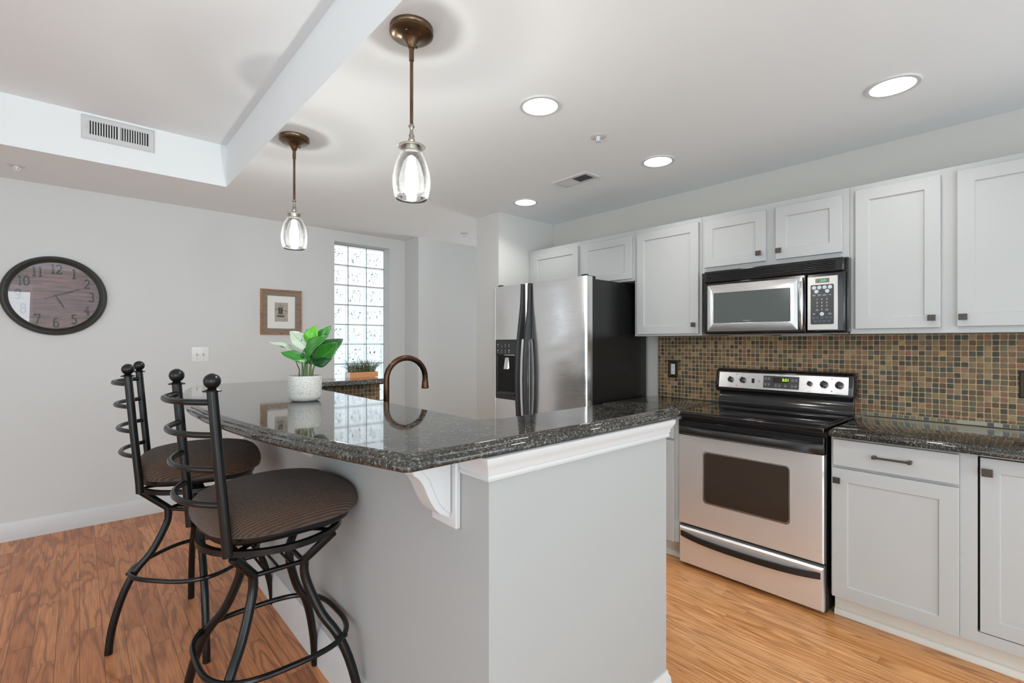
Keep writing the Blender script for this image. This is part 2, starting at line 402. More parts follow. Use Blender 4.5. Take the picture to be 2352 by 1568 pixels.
def tag(o, label=None, cat=None, group=None, kind=None):
    if label: o['label'] = label
    if cat: o['category'] = cat
    if group: o['group'] = group
    if kind: o['kind'] = kind
    return o
def thing(name, loc, label, cat, group=None, rz=0):
    o = bpy.data.objects.new(name, None); C.objects.link(o); o.location = loc; o.rotation_euler = (0, 0, rz); o.empty_display_size = .05
    return tag(o, label, cat, group)
def struct(mb, name, mat, bevel=0, parent=None, label=None, **k):
    o = mb.build(name, mat, parent, bevel=bevel, **k)
    if parent is None: o['kind'] = 'structure'
    if label: o['label'] = label
    return o
def copy_tree(o, parent=None):
    c = o.copy(); C.objects.link(c)
    if parent: c.parent = parent
    for ch in list(o.children): copy_tree(ch, c)
    return c
def text_mesh(name, s, size, mat, M4, parent, ext=.0006, align='CENTER', offset=0.0):
    cu = bpy.data.curves.new(name, 'FONT'); cu.body = s; cu.size = size; cu.extrude = ext; cu.offset = offset
    cu.align_x = align; cu.align_y = 'CENTER'; cu.resolution_u = 3
    o = bpy.data.objects.new(name, cu); C.objects.link(o)
    bpy.context.view_layer.update()
    dg = bpy.context.evaluated_depsgraph_get()
    me = bpy.data.meshes.new_from_object(o.evaluated_get(dg)); bpy.data.objects.remove(o)
    off = Vector((0, 0, 0)); q = parent
    while q is not None: off += q.location; q = q.parent
    me.transform(Matrix.Translation(-off) @ M4); me.materials.clear(); me.materials.append(mat)
    o = bpy.data.objects.new(name, me); C.objects.link(o); o.parent = parent
    return o
def m_facing_negx(x, y, z):      # text read by someone looking toward +X (right of the text is -Y)
    return Matrix.Translation((x, y, z)) @ Matrix(((0, 0, -1, 0), (-1, 0, 0, 0), (0, 1, 0, 0), (0, 0, 0, 1)))
def m_facing_negy(x, y, z):      # text read by someone looking toward +Y
    return Matrix.Translation((x, y, z)) @ Matrix(((1, 0, 0, 0), (0, 0, -1, 0), (0, 1, 0, 0), (0, 0, 0, 1)))

# ------------------------------------------------------------------ room shell
XW = 3.269; ZC = 2.41; ZT = 2.696; YB = 4.61
b = MB(); b.box(-3.2, 4.7, -3.5, -.62, -.06, 0)
struct(b, 'floor', plain('bounce_carpet', (.76, .77, .78), .95), label='unseen pale carpet added to bounce sunlight onto the ceiling')  # added out of view, pale to throw sunlight up at the ceiling
b = MB(); b.box(-3.2, .80, -.62, YB, -.06, 0)
struct(b, 'floor', M['floor_l'], label='reddish oak plank floor of the dining side')
b = MB(); b.box(.80, 4.7, -.62, YB, -.06, 0)
struct(b, 'floor', M['floor_k'], label='honey oak strip floor of the kitchen')
b = MB()
b.box(.764, 4.7, -3.5, YB, ZC, 2.78); b.box(-3.2, .764, 3.838, YB, ZC, 2.78); b.box(-3.2, .764, -3.5, 3.838, ZT, 2.78)
struct(b, 'ceiling', M['ceiling'])
WX0, WX1, WZ0, WZ1 = 1.836, 2.424, .50, 2.306
b = MB()
b.box(-3.4, WX0, YB, 4.83, 0, 2.78); b.box(WX1, 2.60, YB, 4.83, 0, 2.78); b.box(WX0, WX1, YB, 4.83, WZ1, 2.78); b.box(WX0, WX1, YB, 4.83, 0, WZ0)
struct(b, 'wall_back', M['wall'])
b = MB(); b.box(2.60, 4.9, 4.325, 4.83, 0, 2.78); struct(b, 'wall_hall', M['wall'])
kitchen_lamp_warmth = wallpaint('kitchen_wall_lamp_warmth', (.585, .572, .535))  # dimmer, warmer kitchen light put into the wall colour
b = MB(); b.box(XW, XW + .15, -3.5, 3.05, 0, 2.78); struct(b, 'wall_right', kitchen_lamp_warmth)
b = MB(); b.box(2.602, XW + .15, 3.052, 3.352, 0, 2.78); struct(b, 'wall_partition', wallpaint('partition_lamp_warmth', (.64, .635, .61)))  # the kitchen's warmer light is mixed into this colour too
b = MB(); b.box(4.7, 4.9, -3.5, 4.325, 0, 2.78); struct(b, 'wall_hall_end', M['wall'])
b = MB()
b.box(-3.4, -3.2, -3.7, -2.15, 0, 2.78); b.box(-3.4, -3.2, 2.55, 4.61, 0, 2.78); b.box(-3.4, -3.2, -2.15, 2.55, 2.35, 2.78); b.box(-3.4, -3.2, -2.15, 2.55, 0, .3)
struct(b, 'wall_left', M['wall'])
b = MB()
b.box(-3.2, -2.85, -3.7, -3.5, 0, 2.78); b.box(-.65, .62, -3.7, -3.5, 0, 2.78); b.box(2.38, 4.9, -3.7, -3.5, 0, 2.78)
b.box(-2.85, -.65, -3.7, -3.5, 2.38, 2.78); b.box(-2.85, -.65, -3.7, -3.5, 0, .2); b.box(.62, 2.38, -3.7, -3.5, 2.38, 2.78); b.box(.62, 2.38, -3.7, -3.5, 0, .7)
struct(b, 'wall_front', M['wall'])

def base_profile(L, h, t=.014):
    # returns profile points (depth, z)
    return [(0, 0), (t, 0), (t, h * .72), (t * .85, h * .78), (t * .85, h * .84), (t * .4, h * .93), (t * .3, h), (0, h)]
def baseboard_x(name, x0, x1, y, h, sgn=-1, m='trim', shoe=False):     # on a wall facing -y (sgn -1)
    pr = base_profile(0, h); b = MB()
    b.rings([[(x, y + sgn * d, z) for d, z in pr] for x in (x0, x1)])
    if shoe: b.rings([[(x, y + sgn * (.014 + .012 * math.cos(a)), .018 * math.sin(a)) for a in (0, .4, .8, 1.2, 1.57)] + [(x, y + sgn * .013, 0)] for x in (x0, x1)])
    return struct(b, name, M[m])
def baseboard_y(name, y0, y1, x, h, sgn=-1, m='trim'):
    pr = base_profile(0, h); b = MB()
    b.rings([[(x + sgn * d, y, z) for d, z in pr] for y in (y0, y1)])
    return struct(b, name, M[m])
baseboard_x('baseboard_back', -3.2, 2.6, YB, .124)
baseboard_y('baseboard_left', -3.5, 4.6, -3.2, .124, 1)
baseboard_x('baseboard_hall', 2.6, 4.7, 4.325, .124)
baseboard_y('baseboard_partition', 3.055, 3.35, 2.602, .124)

# glass block window
b = MB(); P_ = .197; g = .0035; y0, y1 = 4.738, 4.812
for i in range(4): b.box(WX0 - .003 + i * P_ - g, WX0 - .003 + i * P_ + g, y0 + .006, y1 - .006, WZ0, WZ1)
for j in range(10): b.box(WX0, WX1, y0 + .007, y1 - .007, WZ1 - j * .2 - .004 - g, WZ1 - j * .2 - .004 + g)
win = struct(b, 'window_1', M['mortar'])
b = MB(); b.box(-.094, .094, -.036, .036, -.095, .095)
blk = b.build('glass_block', M['block'], win, bevel=.004)
k = 0
for i in range(3):
    for j in range(9):
        o = blk if k == 0 else blk.copy()
        if k: C.objects.link(o); o.parent = win
        o.location = (WX0 - .003 + (i + .5) * P_, 4.775, WZ1 - .004 - (j + .5) * .2); k += 1
# pale ground and building outside seen through the window
b = MB(); b.box(-6, 12, 5.2, 14, -.4, -.3); struct(b, 'ground', plain('pale_paving', (.45, .45, .43), .9))

# ------------------------------------------------------------------ peninsula pony walls
b = MB()
b.box(.733, .873, .896, 3.22, 0, 1.0446)
b.box(.873, 1.545, .896, 1.036, 0, 1.0446)
b.box(.873, 1.545, 3.09, 3.22, 0, 1.0446)
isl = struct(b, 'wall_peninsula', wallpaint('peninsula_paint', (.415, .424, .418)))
pr = base_profile(0, .158)
b = MB(); path = [((1.545, 1.036), (1, 0)), ((1.545, .896), (1, -1)), ((.733, .896), (-1, -1)), ((.733, 3.22), (-1, 1)), ((1.0, 3.22), (0, 1))]
b.rings([[(p[0] + n[0] * d, p[1] + n[1] * d, z) for d, z in pr] for p, n in path])
struct(b, 'baseboard_peninsula', M['trim'])
# apron trim under the bar top
ap = [(0, .985), (.006, .985), (.009, .992), (.006, .998), (.010, 1.004), (.010, 1.012), (.016, 1.022), (.022, 1.032), (.024, 1.045), (0, 1.045)]
b = MB(); path = [((1.545, 1.036), (1, 0)), ((1.545, .896), (1, -1)), ((.733, .896), (-1, -1)), ((.733, 1.005), (-1, 0))]
b.rings([[(p[0] + n[0] * d, p[1] + n[1] * d, z) for d, z in ap] for p, n in path])
struct(b, 'trim_1', M['trim'])

# corbels
def corbel(y0, name, label):
    t = thing(name, (.733, y0, .839), label, 'bracket', 'corbels under the bar top')
    b = MB(); b.box(.716, .7325, y0, y0 + .115, .839, 1.0445); b.build('back_plate', M['trim'], t, bevel=.004)
    prof = [(0, 1.0445), (.150, 1.0445), (.150, 1.033), (.118, 1.028), (.112, 1.010), (.108, .993), (.098, .985), (.088, .975), (.078, .958), (.068, .935),
            (.058, .915), (.046, .895), (.030, .879), (.012, .868), (0, .862)]
    b = MB()
    for ya, yb, k_ in ((y0 + .024, y0 + .092, 1.0),): b.rings([[(.716 - d * k_, y, z) for d, z in prof] for y in (ya, yb)])
    b.build('scroll_body', M['trim'], t, bevel=.003)
    inner = [(max(.004, d * .82 - .004), 1.045 - (1.045 - z) * .93) for d, z in prof]
    b = MB(); b.rings([[(.716 - d, y, z) for d, z in inner] for y in (y0 + .018, y0 + .098)]); b.build('side_panel', M['trim'], t, bevel=.002)
    return t
corbel(1.008, 'corbel', 'white scrolled corbel under the near corner of the granite bar')
corbel(2.05, 'corbel', 'white scrolled corbel under the bar top, half hidden above the near stool')

# ------------------------------------------------------------------ granite tops
EDGE = [(.013, 1.045), (.004, 1.047), (0, 1.053), (.001, 1.060), (.006, 1.066), (.012, 1.0685), (.0125, 1.0715), (.016, 1.075), (.022, 1.0765), (.0235, 1.0785), (.030, 1.080)]
def offset_poly(poly, d):
    n = len(poly); out = []
    for i in range(n):
        p0, p1, p2 = Vector(poly[i - 1]), Vector(poly[i]), Vector(poly[(i + 1) % n])
        a = (p1 - p0).normalized(); c = (p2 - p1).normalized()
        na, nc = Vector((-a.y, a.x)), Vector((-c.y, c.x))
        bi = (na + nc); bi = bi / max(.25, bi.length_squared) * 2 if bi.length > 1e-6 else na
        bi = (na + nc).normalized(); s_ = 1 / max(.5, bi.dot(na))
        out.append(p1 + bi * d * s_)
    return out
def slab(b, poly, edge):       # poly counter-clockwise
    rs = [[(p.x, p.y, z) for p in offset_poly(poly, d)] for d, z in edge]
    b.rings(rs, cap0=False, cap1=False)
    for r_ in (rs[0], rs[-1]):
        vv = [b.bm.verts.new(p) for p in r_]
        for tri in tessellate_polygon([[Vector((p[0], p[1], 0)) for p in r_]]):
            b.bm.faces.new([vv[i] for i in tri])
def catmull(pts, n=6):
    out = []
    for i in range(1, len(pts) - 2):
        p0, p1, p2, p3 = [Vector(p) for p in pts[i - 1:i + 3]]
        for k_ in range(n):
            t = k_ / n
            out.append(tuple(.5 * ((2 * p1) + (-p0 + p2) * t + (2 * p0 - 5 * p1 + 4 * p2 - p3) * t * t + (-p0 + 3 * p1 - 3 * p2 + p3) * t ** 3)))
    out.append(tuple(pts[-2])); return out
left = [(.52, .80), (.499, .895), (.455, 1.05), (.425, 1.17), (.395, 1.29), (.364, 1.447), (.336, 1.65), (.315, 1.88), (.306, 2.06), (.309, 2.275), (.325, 2.5), (.352, 2.75), (.392, 2.97), (.440, 3.13), (.50, 3.215), (.60, 3.24), (.75, 3.24)]
lc = catmull(left, 4)[::-1]
poly = [(1.53, 3.24)] + lc[:-1] + [(.499, .895), (.515, .884), (1.60, .884)]
poly += [(1.665, .905), (1.695, .95), (1.695, 1.06), (1.675, 1.13), (1.63, 1.18), (1.56, 1.19), (1.54, 1.175), (1.00, 1.175), (.945, 1.20), (.945, 2.88), (.96, 2.905), (1.48, 2.905), (1.525, 2.925), (1.545, 2.98), (1.55, 3.18), (1.545, 3.225)]
b = MB(); slab(b, poly, EDGE)
bar = b.build('bar_counter', M['granite'], angle=50, merge=True)
tag(bar, 'raised dark granite bar top with curved edge wrapping the peninsula', 'countertop')
# seam in the bar front edge
# lower counter inside the peninsula
CE = [(.008, .8765), (.002, .879), (0, .886), (.001, .898), (.006, .906), (.008, .907), (.012, .911), (.018, .914)]
b = MB(); slab(b, [(.875, 3.086), (.875, 1.038), (1.52, 1.038), (1.52, 3.086)], CE)
tag(b.build('lower_counter', M['granite'], angle=50, merge=True), 'lower dark granite counter behind the bar, carrying the tall faucet', 'countertop')
b = MB(); b.box(1.50, 3.266, 0, 0, 0, 0) if 0 else None
# right counters
b = MB(); slab(b, [(2.615, .655), (2.615, -.50), (3.2655, -.50), (3.2655, .683), (2.63, .683)], CE)
tag(b.build('counter', M['granite'], angle=50, merge=True), 'dark granite counter to the right of the range', 'countertop')
b = MB(); slab(b, [(2.615, 2.0), (2.615, 1.462), (3.2655, 1.462), (3.2655, 2.0)], CE)
tag(b.build('counter', M['granite'], angle=50, merge=True), 'short dark granite counter between range and refrigerator', 'countertop')

# ------------------------------------------------------------------ backsplash mosaics
b = MB(); b.box(3.2585, 3.2688, -.5, 1.957, .9145, 1.3625)
o = b.build('backsplash', M['mosaic']); tag(o, 'brown slate mosaic backsplash behind the range', 'tile'); o['kind'] = 'structure'
b = MB(); b.box(3.256, 3.2583, -.5, .683, .9145, .9345); q = b.build('glass_tile_strip', M['glasstile'], o)
b = MB(); b.box(.94, 1.545, 3.081, 3.0895, .9145, 1.045)
o2 = b.build('backsplash', M['mosaic']); tag(o2, 'brown slate mosaic under the ledge near the window', 'tile'); o2['kind'] = 'structure'

# ------------------------------------------------------------------ cabinets
def rect_ring(x, y0, y1, z0, z1): return [(x, y0, z0), (x, y1, z0), (x, y1, z1), (x, y0, z1)]
def shaker(x, y0, y1, z0, z1, parent, name='door', t=.02, fw=.056, dep=.007, mat='cab', sl=.004, face=-1):
    # front plane at x, body behind
    b = MB(); f = face
    b.rings([rect_ring(x - f * t, y0, y1, z0, z1), rect_ring(x - f * .0015, y0, y1, z0, z1), rect_ring(x, y0 + .0015, y1 - .0015, z0 + .0015, z1 - .0015),
             rect_ring(x, y0 + fw, y1 - fw, z0 + fw, z1 - fw), rect_ring(x - f * dep, y0 + fw + sl, y1 - fw - sl, z0 + fw + sl, z1 - fw - sl)])
    return b.build(name, M[mat], parent, angle=20)
def slabdoor(x, y0, y1, z0, z1, parent, name='drawer', t=.02):
    b = MB(); b.box(x, x + t, y0, y1, z0, z1); return b.build(name, M['cab'], parent, bevel=.002)
def knob(x, y, z, parent, s=.0145):
    b = MB(); b.box(x - .022, x - .014, y - s, y + s, z - s * .95, z + s * .95)
    b.lathe([(.006, -.0145), (.006, -.001)], (x, y, z), 12, 'x')
    return b.build('knob', M['knob'], parent, bevel=.0015)
def carcass(x0, x1, y0, y1, z0, z1, parent, name='body'):
    b = MB(); b.box(x0, x1, y0 + .0006, y1 - .0006, z0, z1); return b.build(name, M['cab'], parent, bevel=.001)
XF = 2.955; XD = 2.935; ZU = 2.12; XB = 3.2675
G = 'white upper cabinets on the kitchen wall'
def upper(y0, y1, z0, doors, knobs, label):
    t = thing('wall_cabinet', (XF, (y0 + y1) / 2, z0), label, 'cabinet', G)
    carcass(XF, XB, y0, y1, z0, ZU, t)
    for i, (a, c, za, zb) in enumerate(doors):
        d = shaker(XD, a, c, za, zb, t)
        for (ky, kz) in knobs:
            if a - .001 < ky < c + .001: knob(XD, ky, kz, d)
    return t
upper(1.960, 3.050, 1.762, [(2.475, 2.985, 1.782, 2.085), (1.978, 2.430, 1.778, 2.085)], [], 'low white two-door wall cabinet above the refrigerator')
upper(1.462, 1.960, 1.3635, [(1.478, 1.933, 1.377, 2.088)], [(1.504, 1.434)], 'single-door white wall cabinet between microwave and refrigerator')
upper(.670, 1.462, 1.757, [(1.073, 1.440, 1.79, 2.085), (.700, 1.020, 1.79, 2.085)], [(1.107, 1.837), (1.000, 1.837)], 'short white two-door wall cabinet above the microwave')
upper(-.13, .670, 1.3635, [(.317, .643, 1.389, 2.092), (-.08, .261, 1.392, 2.092)], [(.346, 1.434), (.240, 1.434)], 'tall white two-door wall cabinet right of the microwave')
upper(-.50, -.13, 1.3635, [(-.48, -.15, 1.39, 2.092)], [(-.455, 1.434)], 'white wall cabinet at the right end of the row')

XBF = 2.67; XBD = 2.65; XT = 2.745
def handle_bar(x, y0, y1, z, parent):
    b = MB(); b.box(x - .030, x - .022, y0, y1, z - .0045, z + .0045)
    for y in (y0, y1):
        s = 1 if y == y0 else -1
        b.box(x - .033, x - .0005, y - .002 * s, y + .012 * s, z - .007, z + .007)
    return b.build('handle', M['knob'], parent, bevel=.0015)
def toe(parent, y0, y1):
    b = MB(); b.box(XT, XT + .018, y0, y1, 0, .118); k_ = b.build('toe_kick', M['cream'], parent)
    b = MB(); b.rings([[(XT - .001 - .012 * math.cos(a), y, .030 * math.sin(a) ** .8) for a in (0.001, .4, .8, 1.2, 1.57)] + [(XT - .001, y, 0.0)] for y in (y0, y1)])
    b.build('shoe_molding', M['cream'], parent)
t = thing('base_cabinet', (XBF, .45, 0), 'white base cabinet with one drawer and one door right of the range', 'cabinet', 'white base cabinets')
carcass(XBF, XB, .2285, .680, .1185, .876, t); toe(t, .2285, .683)
d = slabdoor(XBD, .230, .668, .741, .864, t); handle_bar(XBD, .378, .512, .806, d)
d = shaker(XBD, .230, .672, .121, .728, t, fw=.060); knob(XBD, .650, .674, d)
t = thing('base_cabinet', (XBF, -.1, 0), 'white base cabinet with a dark-gapped inset door at the right edge', 'cabinet', 'white base cabinets')
b = MB(); b.box(XBF, XBF + .02, .1765, .2285, .1185, .876); b.box(XBF, XBF + .02, -.5, .1765, .1185, .163); b.box(XBF, XBF + .02, -.5, .1765, .866, .876)
b.box(XBF, XBF + .02, -.5, -.44, .163, .866); b.build('face_frame', M['cab'], t)
b = MB(); b.box(XBF + .021, XB, -.5, .2285, .1185, .876); b.build('body', M['dark'], t)
toe(t, -.5, .2285)
d = shaker(XBF - .002, -.435, .1695, .1665, .861, t, fw=.055); knob(XBF - .002, .148, .806, d, .016)
t = thing('base_cabinet', (XBF, 1.75, 0), 'white base cabinet left of the range, mostly hidden by the peninsula', 'cabinet', 'white base cabinets')
carcass(XBF, XB, 1.462, 2.0, .1185, .876, t); toe(t, 1.462, 2.0)
d = slabdoor(XBD, 1.490, 1.96, .741, .864, t); handle_bar(XBD, 1.64, 1.78, .806, d)
d = shaker(XBD, 1.490, 1.96, .121, .728, t, fw=.10); knob(XBD, 1.547, .690, d)
# sink base inside the peninsula
t = thing('sink_cabinet', (1.19, 2.05, 0), 'white sink cabinet inside the peninsula, facing the range', 'cabinet', 'white base cabinets')
b = MB(); b.box(.876, 1.48, 1.04, 3.085, .1, .876); b.build('body', M['cab'], t)
b = MB(); b.box(.876, 1.42, 1.04, 3.085, 0, .0995); b.build('toe_kick', M['cream'], t)
for a in (1.07, 1.57, 2.07, 2.57):
    d = shaker(1.50, a, a + .47, .12, .72, t, face=1)
    slabdoor(1.4805, a, a + .47, .74, .86, t)

# ------------------------------------------------------------------ range
t = thing('range', (2.93, 1.08, 0), 'freestanding stainless electric range with black glass cooktop', 'stove')
Y0, Y1 = .700, 1.458
b = MB(); b.box(2.69, 3.20, Y0 + .002, Y1 - .002, .012, .885); b.build('body', M['blacksat'], t, bevel=.002)
b = MB(); b.box(2.71, 3.1, Y0 + .02, Y1 - .02, 0, .0115); b.build('plinth', M['dark'], t)
b = MB(); b.rings([rect_ring(2.6885, Y0 + .006, Y1 - .002, .253, .776), rect_ring(2.656, Y0 + .006, Y1 - .002, .253, .776), rect_ring(2.65, Y0 + .012, Y1 - .008, .258, .776),
    rect_ring(2.65, .856, 1.302, .405, .694), rect_ring(2.656, .860, 1.298, .409, .690)])
door = b.build('oven_door', M['steel'], t, angle=20)
def rrect(x, y0, y1, z0, z1, r, n=5):
    pts = []
    for cy, cz, a0 in ((y1 - r, z1 - r, 0), (y0 + r, z1 - r, 90), (y0 + r, z0 + r, 180), (y1 - r, z0 + r, 270)):
        for i in range(n + 1):
            a = R(a0 + 90 * i / n); pts.append((x, cy + r * math.cos(a), cz + r * math.sin(a)))
    return pts
b = MB(); b.rings([rrect(2.6552, .8605, 1.2975, .4095, .6895, .018), rrect(2.6515, .8605, 1.2975, .4095, .6895, .018)]); b.build('window', M['ovenglass'], door)
b = MB()
b.rings([rrect(2.6532, .8515, 1.3065, .4005, .6985, .022), rrect(2.6485, .8515, 1.3065, .4005, .6985, .022), rrect(2.6485, .8585, 1.2995, .4075, .6915, .018), rrect(2.6532, .8585, 1.2995, .4075, .6915, .018)], False, False, loop=True)
b.build('window_rim', M['chrome'], door)
# door top band and handle
b = MB(); b.box(2.652, 2.689, Y0 + .004, Y1 - .001, .7765, .862); b.build('top_band', M['black'], door, bevel=.003)
b = MB(); n = 24; ring = []
for i in range(n + 1):
    u = i / n; y = Y0 + .006 + (Y1 - Y0 - .012) * u; bow = .034 * (1 - abs(2 * u - 1) ** 6) + .006
    ring.append([(2.652, y, .789), (2.652 - bow * .55, y, .783), (2.652 - bow, y, .790), (2.652 - bow, y, .818), (2.652 - bow * .8, y, .828), (2.652 - bow * .5, y, .826), (2.652, y, .822)])
b.rings(ring); b.build('handle', M['blacktex'], door, angle=50)
b = MB()
for z in (.836, .845, .854): b.box(2.6495, 2.6535, Y0 + .03, Y1 - .03, z - .0018, z + .0018)
b.build('vent_trim', M['blacksat'], door)
# drawer
b = MB(); b.rings([rect_ring(2.688, Y0 + .008, Y1 - .004, .020, .232), rect_ring(2.660, Y0 + .008, Y1 - .004, .020, .232), rect_ring(2.653, Y0 + .014, Y1 - .010, .024, .222)], angle=0) if 0 else b.rings([rect_ring(2.688, Y0 + .008, Y1 - .004, .020, .234), rect_ring(2.660, Y0 + .008, Y1 - .004, .020, .232), rect_ring(2.652, Y0 + .014, Y1 - .010, .025, .222)])
dr = b.build('storage_drawer', M['steel'], t, angle=20)
b = MB(); ring = []
for i in range(n + 1):
    u = i / n; y = Y0 + .020 + (Y1 - Y0 - .034) * u; bow = .030 * (1 - abs(2 * u - 1) ** 4) + .002; dz = -.014 * (1 - (2 * u - 1) ** 2)
    ring.append([(2.653, y, .178 + dz), (2.653 - bow, y, .176 + dz), (2.653 - bow, y, .208 + dz), (2.653 - bow + .006, y, .209 + dz), (2.653, y, .200 + dz)])
b.rings(ring); b.build('handle', M['blacksat'], dr, angle=50)
# cooktop
b = MB(); b.box(2.622, 3.185, Y0 - .002, Y1 + .001, .8855, .912); ct = b.build('cooktop', M['black'], t, bevel=.005)
b = MB(); b.box(2.655, 3.165, Y0 + .022, Y1 - .022, .9118, .9142); gt = b.build('glass_surface', M['black_glass'], ct, bevel=.001)
ringm = plain('burner_ring', (.03, .03, .033), .1)
for (x, y, r_) in ((2.80, .90, .105), (2.80, 1.27, .085), (3.03, .90, .075), (3.03, 1.27, .105)):
    b = MB()
    for rr in (r_, r_ * .72):
        b.rings([[(x + q_ * math.cos(a * math.pi / 24), y + q_ * math.sin(a * math.pi / 24), .9144) for a in range(48)] for q_ in (rr - .0015, rr)], False, False)
    b.build('burner_ring', ringm, gt)
# backguard
b = MB(); b.rings([[(3.185, y, .9), (3.215, y, .9), (3.215, y, 1.01), (3.186, y, 1.01), (3.186, y, .985), (3.182, y, .955), (3.170, y, .940), (3.165, y, .925), (3.172, y, .9)] for y in (Y0 + .004, Y1 - .004)])
b.build('back_panel', M['black'], t, bevel=.002)
b = MB(); fr = [(3.255, 1.000), (3.150, 1.000), (3.136, 1.010), (3.134, 1.022), (3.150, 1.130), (3.158, 1.144), (3.175, 1.150), (3.255, 1.150)]
ys = [(Y0 - .006, .55), (Y0 - .002, .9), (Y0 + .006, 1), (Y1 - .010, 1), (Y1 - .002, .9), (Y1 + .002, .55)]
cen = Vector((3.205, 1.075))
b.rings([[(cen.x + (x - cen.x) * (k_ * .25 + .75), y, cen.y + (z - cen.y) * (k_ * .3 + .7)) for x, z in fr] for y, k_ in ys])
hs = b.build('control_housing', M['black'], t, angle=40, bevel=.003)
def onpanel(y, h, d=0):          # point on slanted panel, h = 0..1 from z 1.025 to 1.128
    z = 1.022 + .108 * h; x = 3.1345 + (z - 1.022) * .148
    return Vector((x - d, y, z))
def panel_rect(b, y0, y1, h0, h1, d0, d1):
    b.rings([[onpanel(y0, h0, d), onpanel(y1, h0, d), onpanel(y1, h1, d), onpanel(y0, h1, d)] for d in (d0, d1)])
b = MB(); panel_rect(b, Y0 + .018, Y1 - .022, .06, .97, .0005, .0030); sp = b.build('control_panel', M['steelpanel'], t, bevel=.001)
b = MB(); panel_rect(b, .962, 1.160, .18, .86, .0031, .0045); dp = b.build('display', plain('display_panel', (.035, .037, .04), .3), sp, bevel=.0006)
b = MB(); panel_rect(b, 1.02, 1.105, .50, .80, .0046, .0050); b.build('screen', plain('display_window', (.03, .022, .014), .15), dp)
rot = Matrix.Rotation(math.atan(.148), 4, 'Y')
def panel_text(s, y, h, size, mat, parent, name='lettering', d=.0052, off=0.0):
    p = onpanel(y, h, d); return text_mesh(name, s, size, mat, Matrix.Translation(p) @ rot @ m_facing_negx(0, 0, 0), parent, .0002, offset=off)
panel_text('2:21', 1.035, .66, .022, M['led_green'], dp, 'clock_digits', .0054, .0004)
for i, (y, h) in enumerate(((1.147, .70), (1.128, .70), (1.147, .38), (1.128, .38), (1.088, .33), (1.067, .33), (1.034, .33), (.998, .66), (.978, .66), (.998, .34), (.978, .34))):
    b = MB(); panel_rect(b, y - .0075, y + .0075, h - .10, h + .10, .0046, .0050); b.build('button', plain('button_grey', (.10, .10, .105), .4), dp)
    panel_text({4: '\u25B2', 5: '\u25BC', 6: 'START'}.get(i, ['BAKE', 'BROIL', 'CONV', 'OFF', '', '', '', 'TIMER', 'CLOCK', 'COOK', 'CLEAN'][i] if i not in (4, 5, 6) else ''), y, h, .0045, M['whitetext'], dp)
KN = [(1.359, .018), (1.282, .019), (.906, .014), (.834, .021), (.760, .021)]
for y, r_ in KN:
    p = onpanel(y, .54, .0031); b = MB(); m4 = Matrix.Translation(p) @ rot
    for prof in ([(r_ * 1.0, 0), (r_ * 1.0, -.006), (r_ * .92, -.012), (r_ * .5, -.014)],):
        b.rings([[m4 @ Vector((h, r * math.cos(a * math.pi / 14), r * math.sin(a * math.pi / 14))) for a in range(28)] for r, h in prof])
    kb = b.build('control_knob', M['black_glass'], sp, angle=50)
    b = MB(); b.box(-.024, -.0125, -.0035, .0035, -r_ * .98, r_ * 1.02, m4); b.build('grip', M['black'], kb, bevel=.0015)
for y, h in ((1.322, .86), (1.322, .20), (.797, .86), (.797, .22)):
    p = onpanel(y, h, .0031); m4 = Matrix.Translation(p) @ rot; b = MB()
    b.rings([[m4 @ Vector((-.0004, r * math.cos(a * math.pi / 8), r * math.sin(a * math.pi / 8))) for a in range(16)] for r in (.0016, .0038)], False, False)
    b.build('indicator_ring', M['redring'], sp)
b = MB(); panel_rect(b, 1.213, 1.229, .40, .66, .0031, .0050); b.build('switch', M['black'], sp)
p = onpanel(1.186, .52, .0031); m4 = Matrix.Translation(p) @ rot; b = MB()
b.rings([[m4 @ Vector((-.0003, r * math.cos(a * math.pi / 10), r * math.sin(a * math.pi / 10))) for a in range(20)] for r in (.0062, .0074)], False, False)
b.build('maker_badge', M['greytext'], sp); panel_text('GE', 1.186, .52, .0080, M['greytext'], sp, 'maker_badge', .0033)
panel_text('Spectra', 1.055, .93, .0085, M['greytext'], sp, 'lettering', .0033)
for y, s_ in ((1.359, 'LEFT REAR'), (1.282, 'FRONT'), (.906, 'OVEN'), (.834, 'FRONT'), (.760, 'RIGHT REAR')): panel_text(s_, y, .12, .0048, M['greytext'], sp, 'lettering', .0033)
for y, s_ in ((1.359, 'OFF'), (1.282, 'OFF'), (.906, 'SELECTOR'), (.834, 'OFF'), (.760, 'OFF')): panel_text(s_, y, .90, .0048, M['greytext'], sp, 'lettering', .0033)

# ------------------------------------------------------------------ microwave
t = thing('microwave', (3.06, 1.04, 1.362), 'stainless and black over-the-range microwave above the range', 'microwave')
MY0, MY1 = .672, 1.408
b = MB(); b.box(2.90, 3.257, MY0 - .008, MY1 + .004, 1.372, 1.7555); b.build('body', M['black'], t, bevel=.003)
b = MB(); b.box(2.92, 3.255, MY0, MY1, 1.362, 1.3715); bt = b.build('underside', plain('grey_underside', (.20, .19, .18), .4, metal=.6), t, bevel=.002)
b = MB()
for y in (.80, 1.10): b.box(2.97, 3.12, y, y + .20, 1.3595, 1.3618)
b.build('grease_filter', M['steel'], bt)
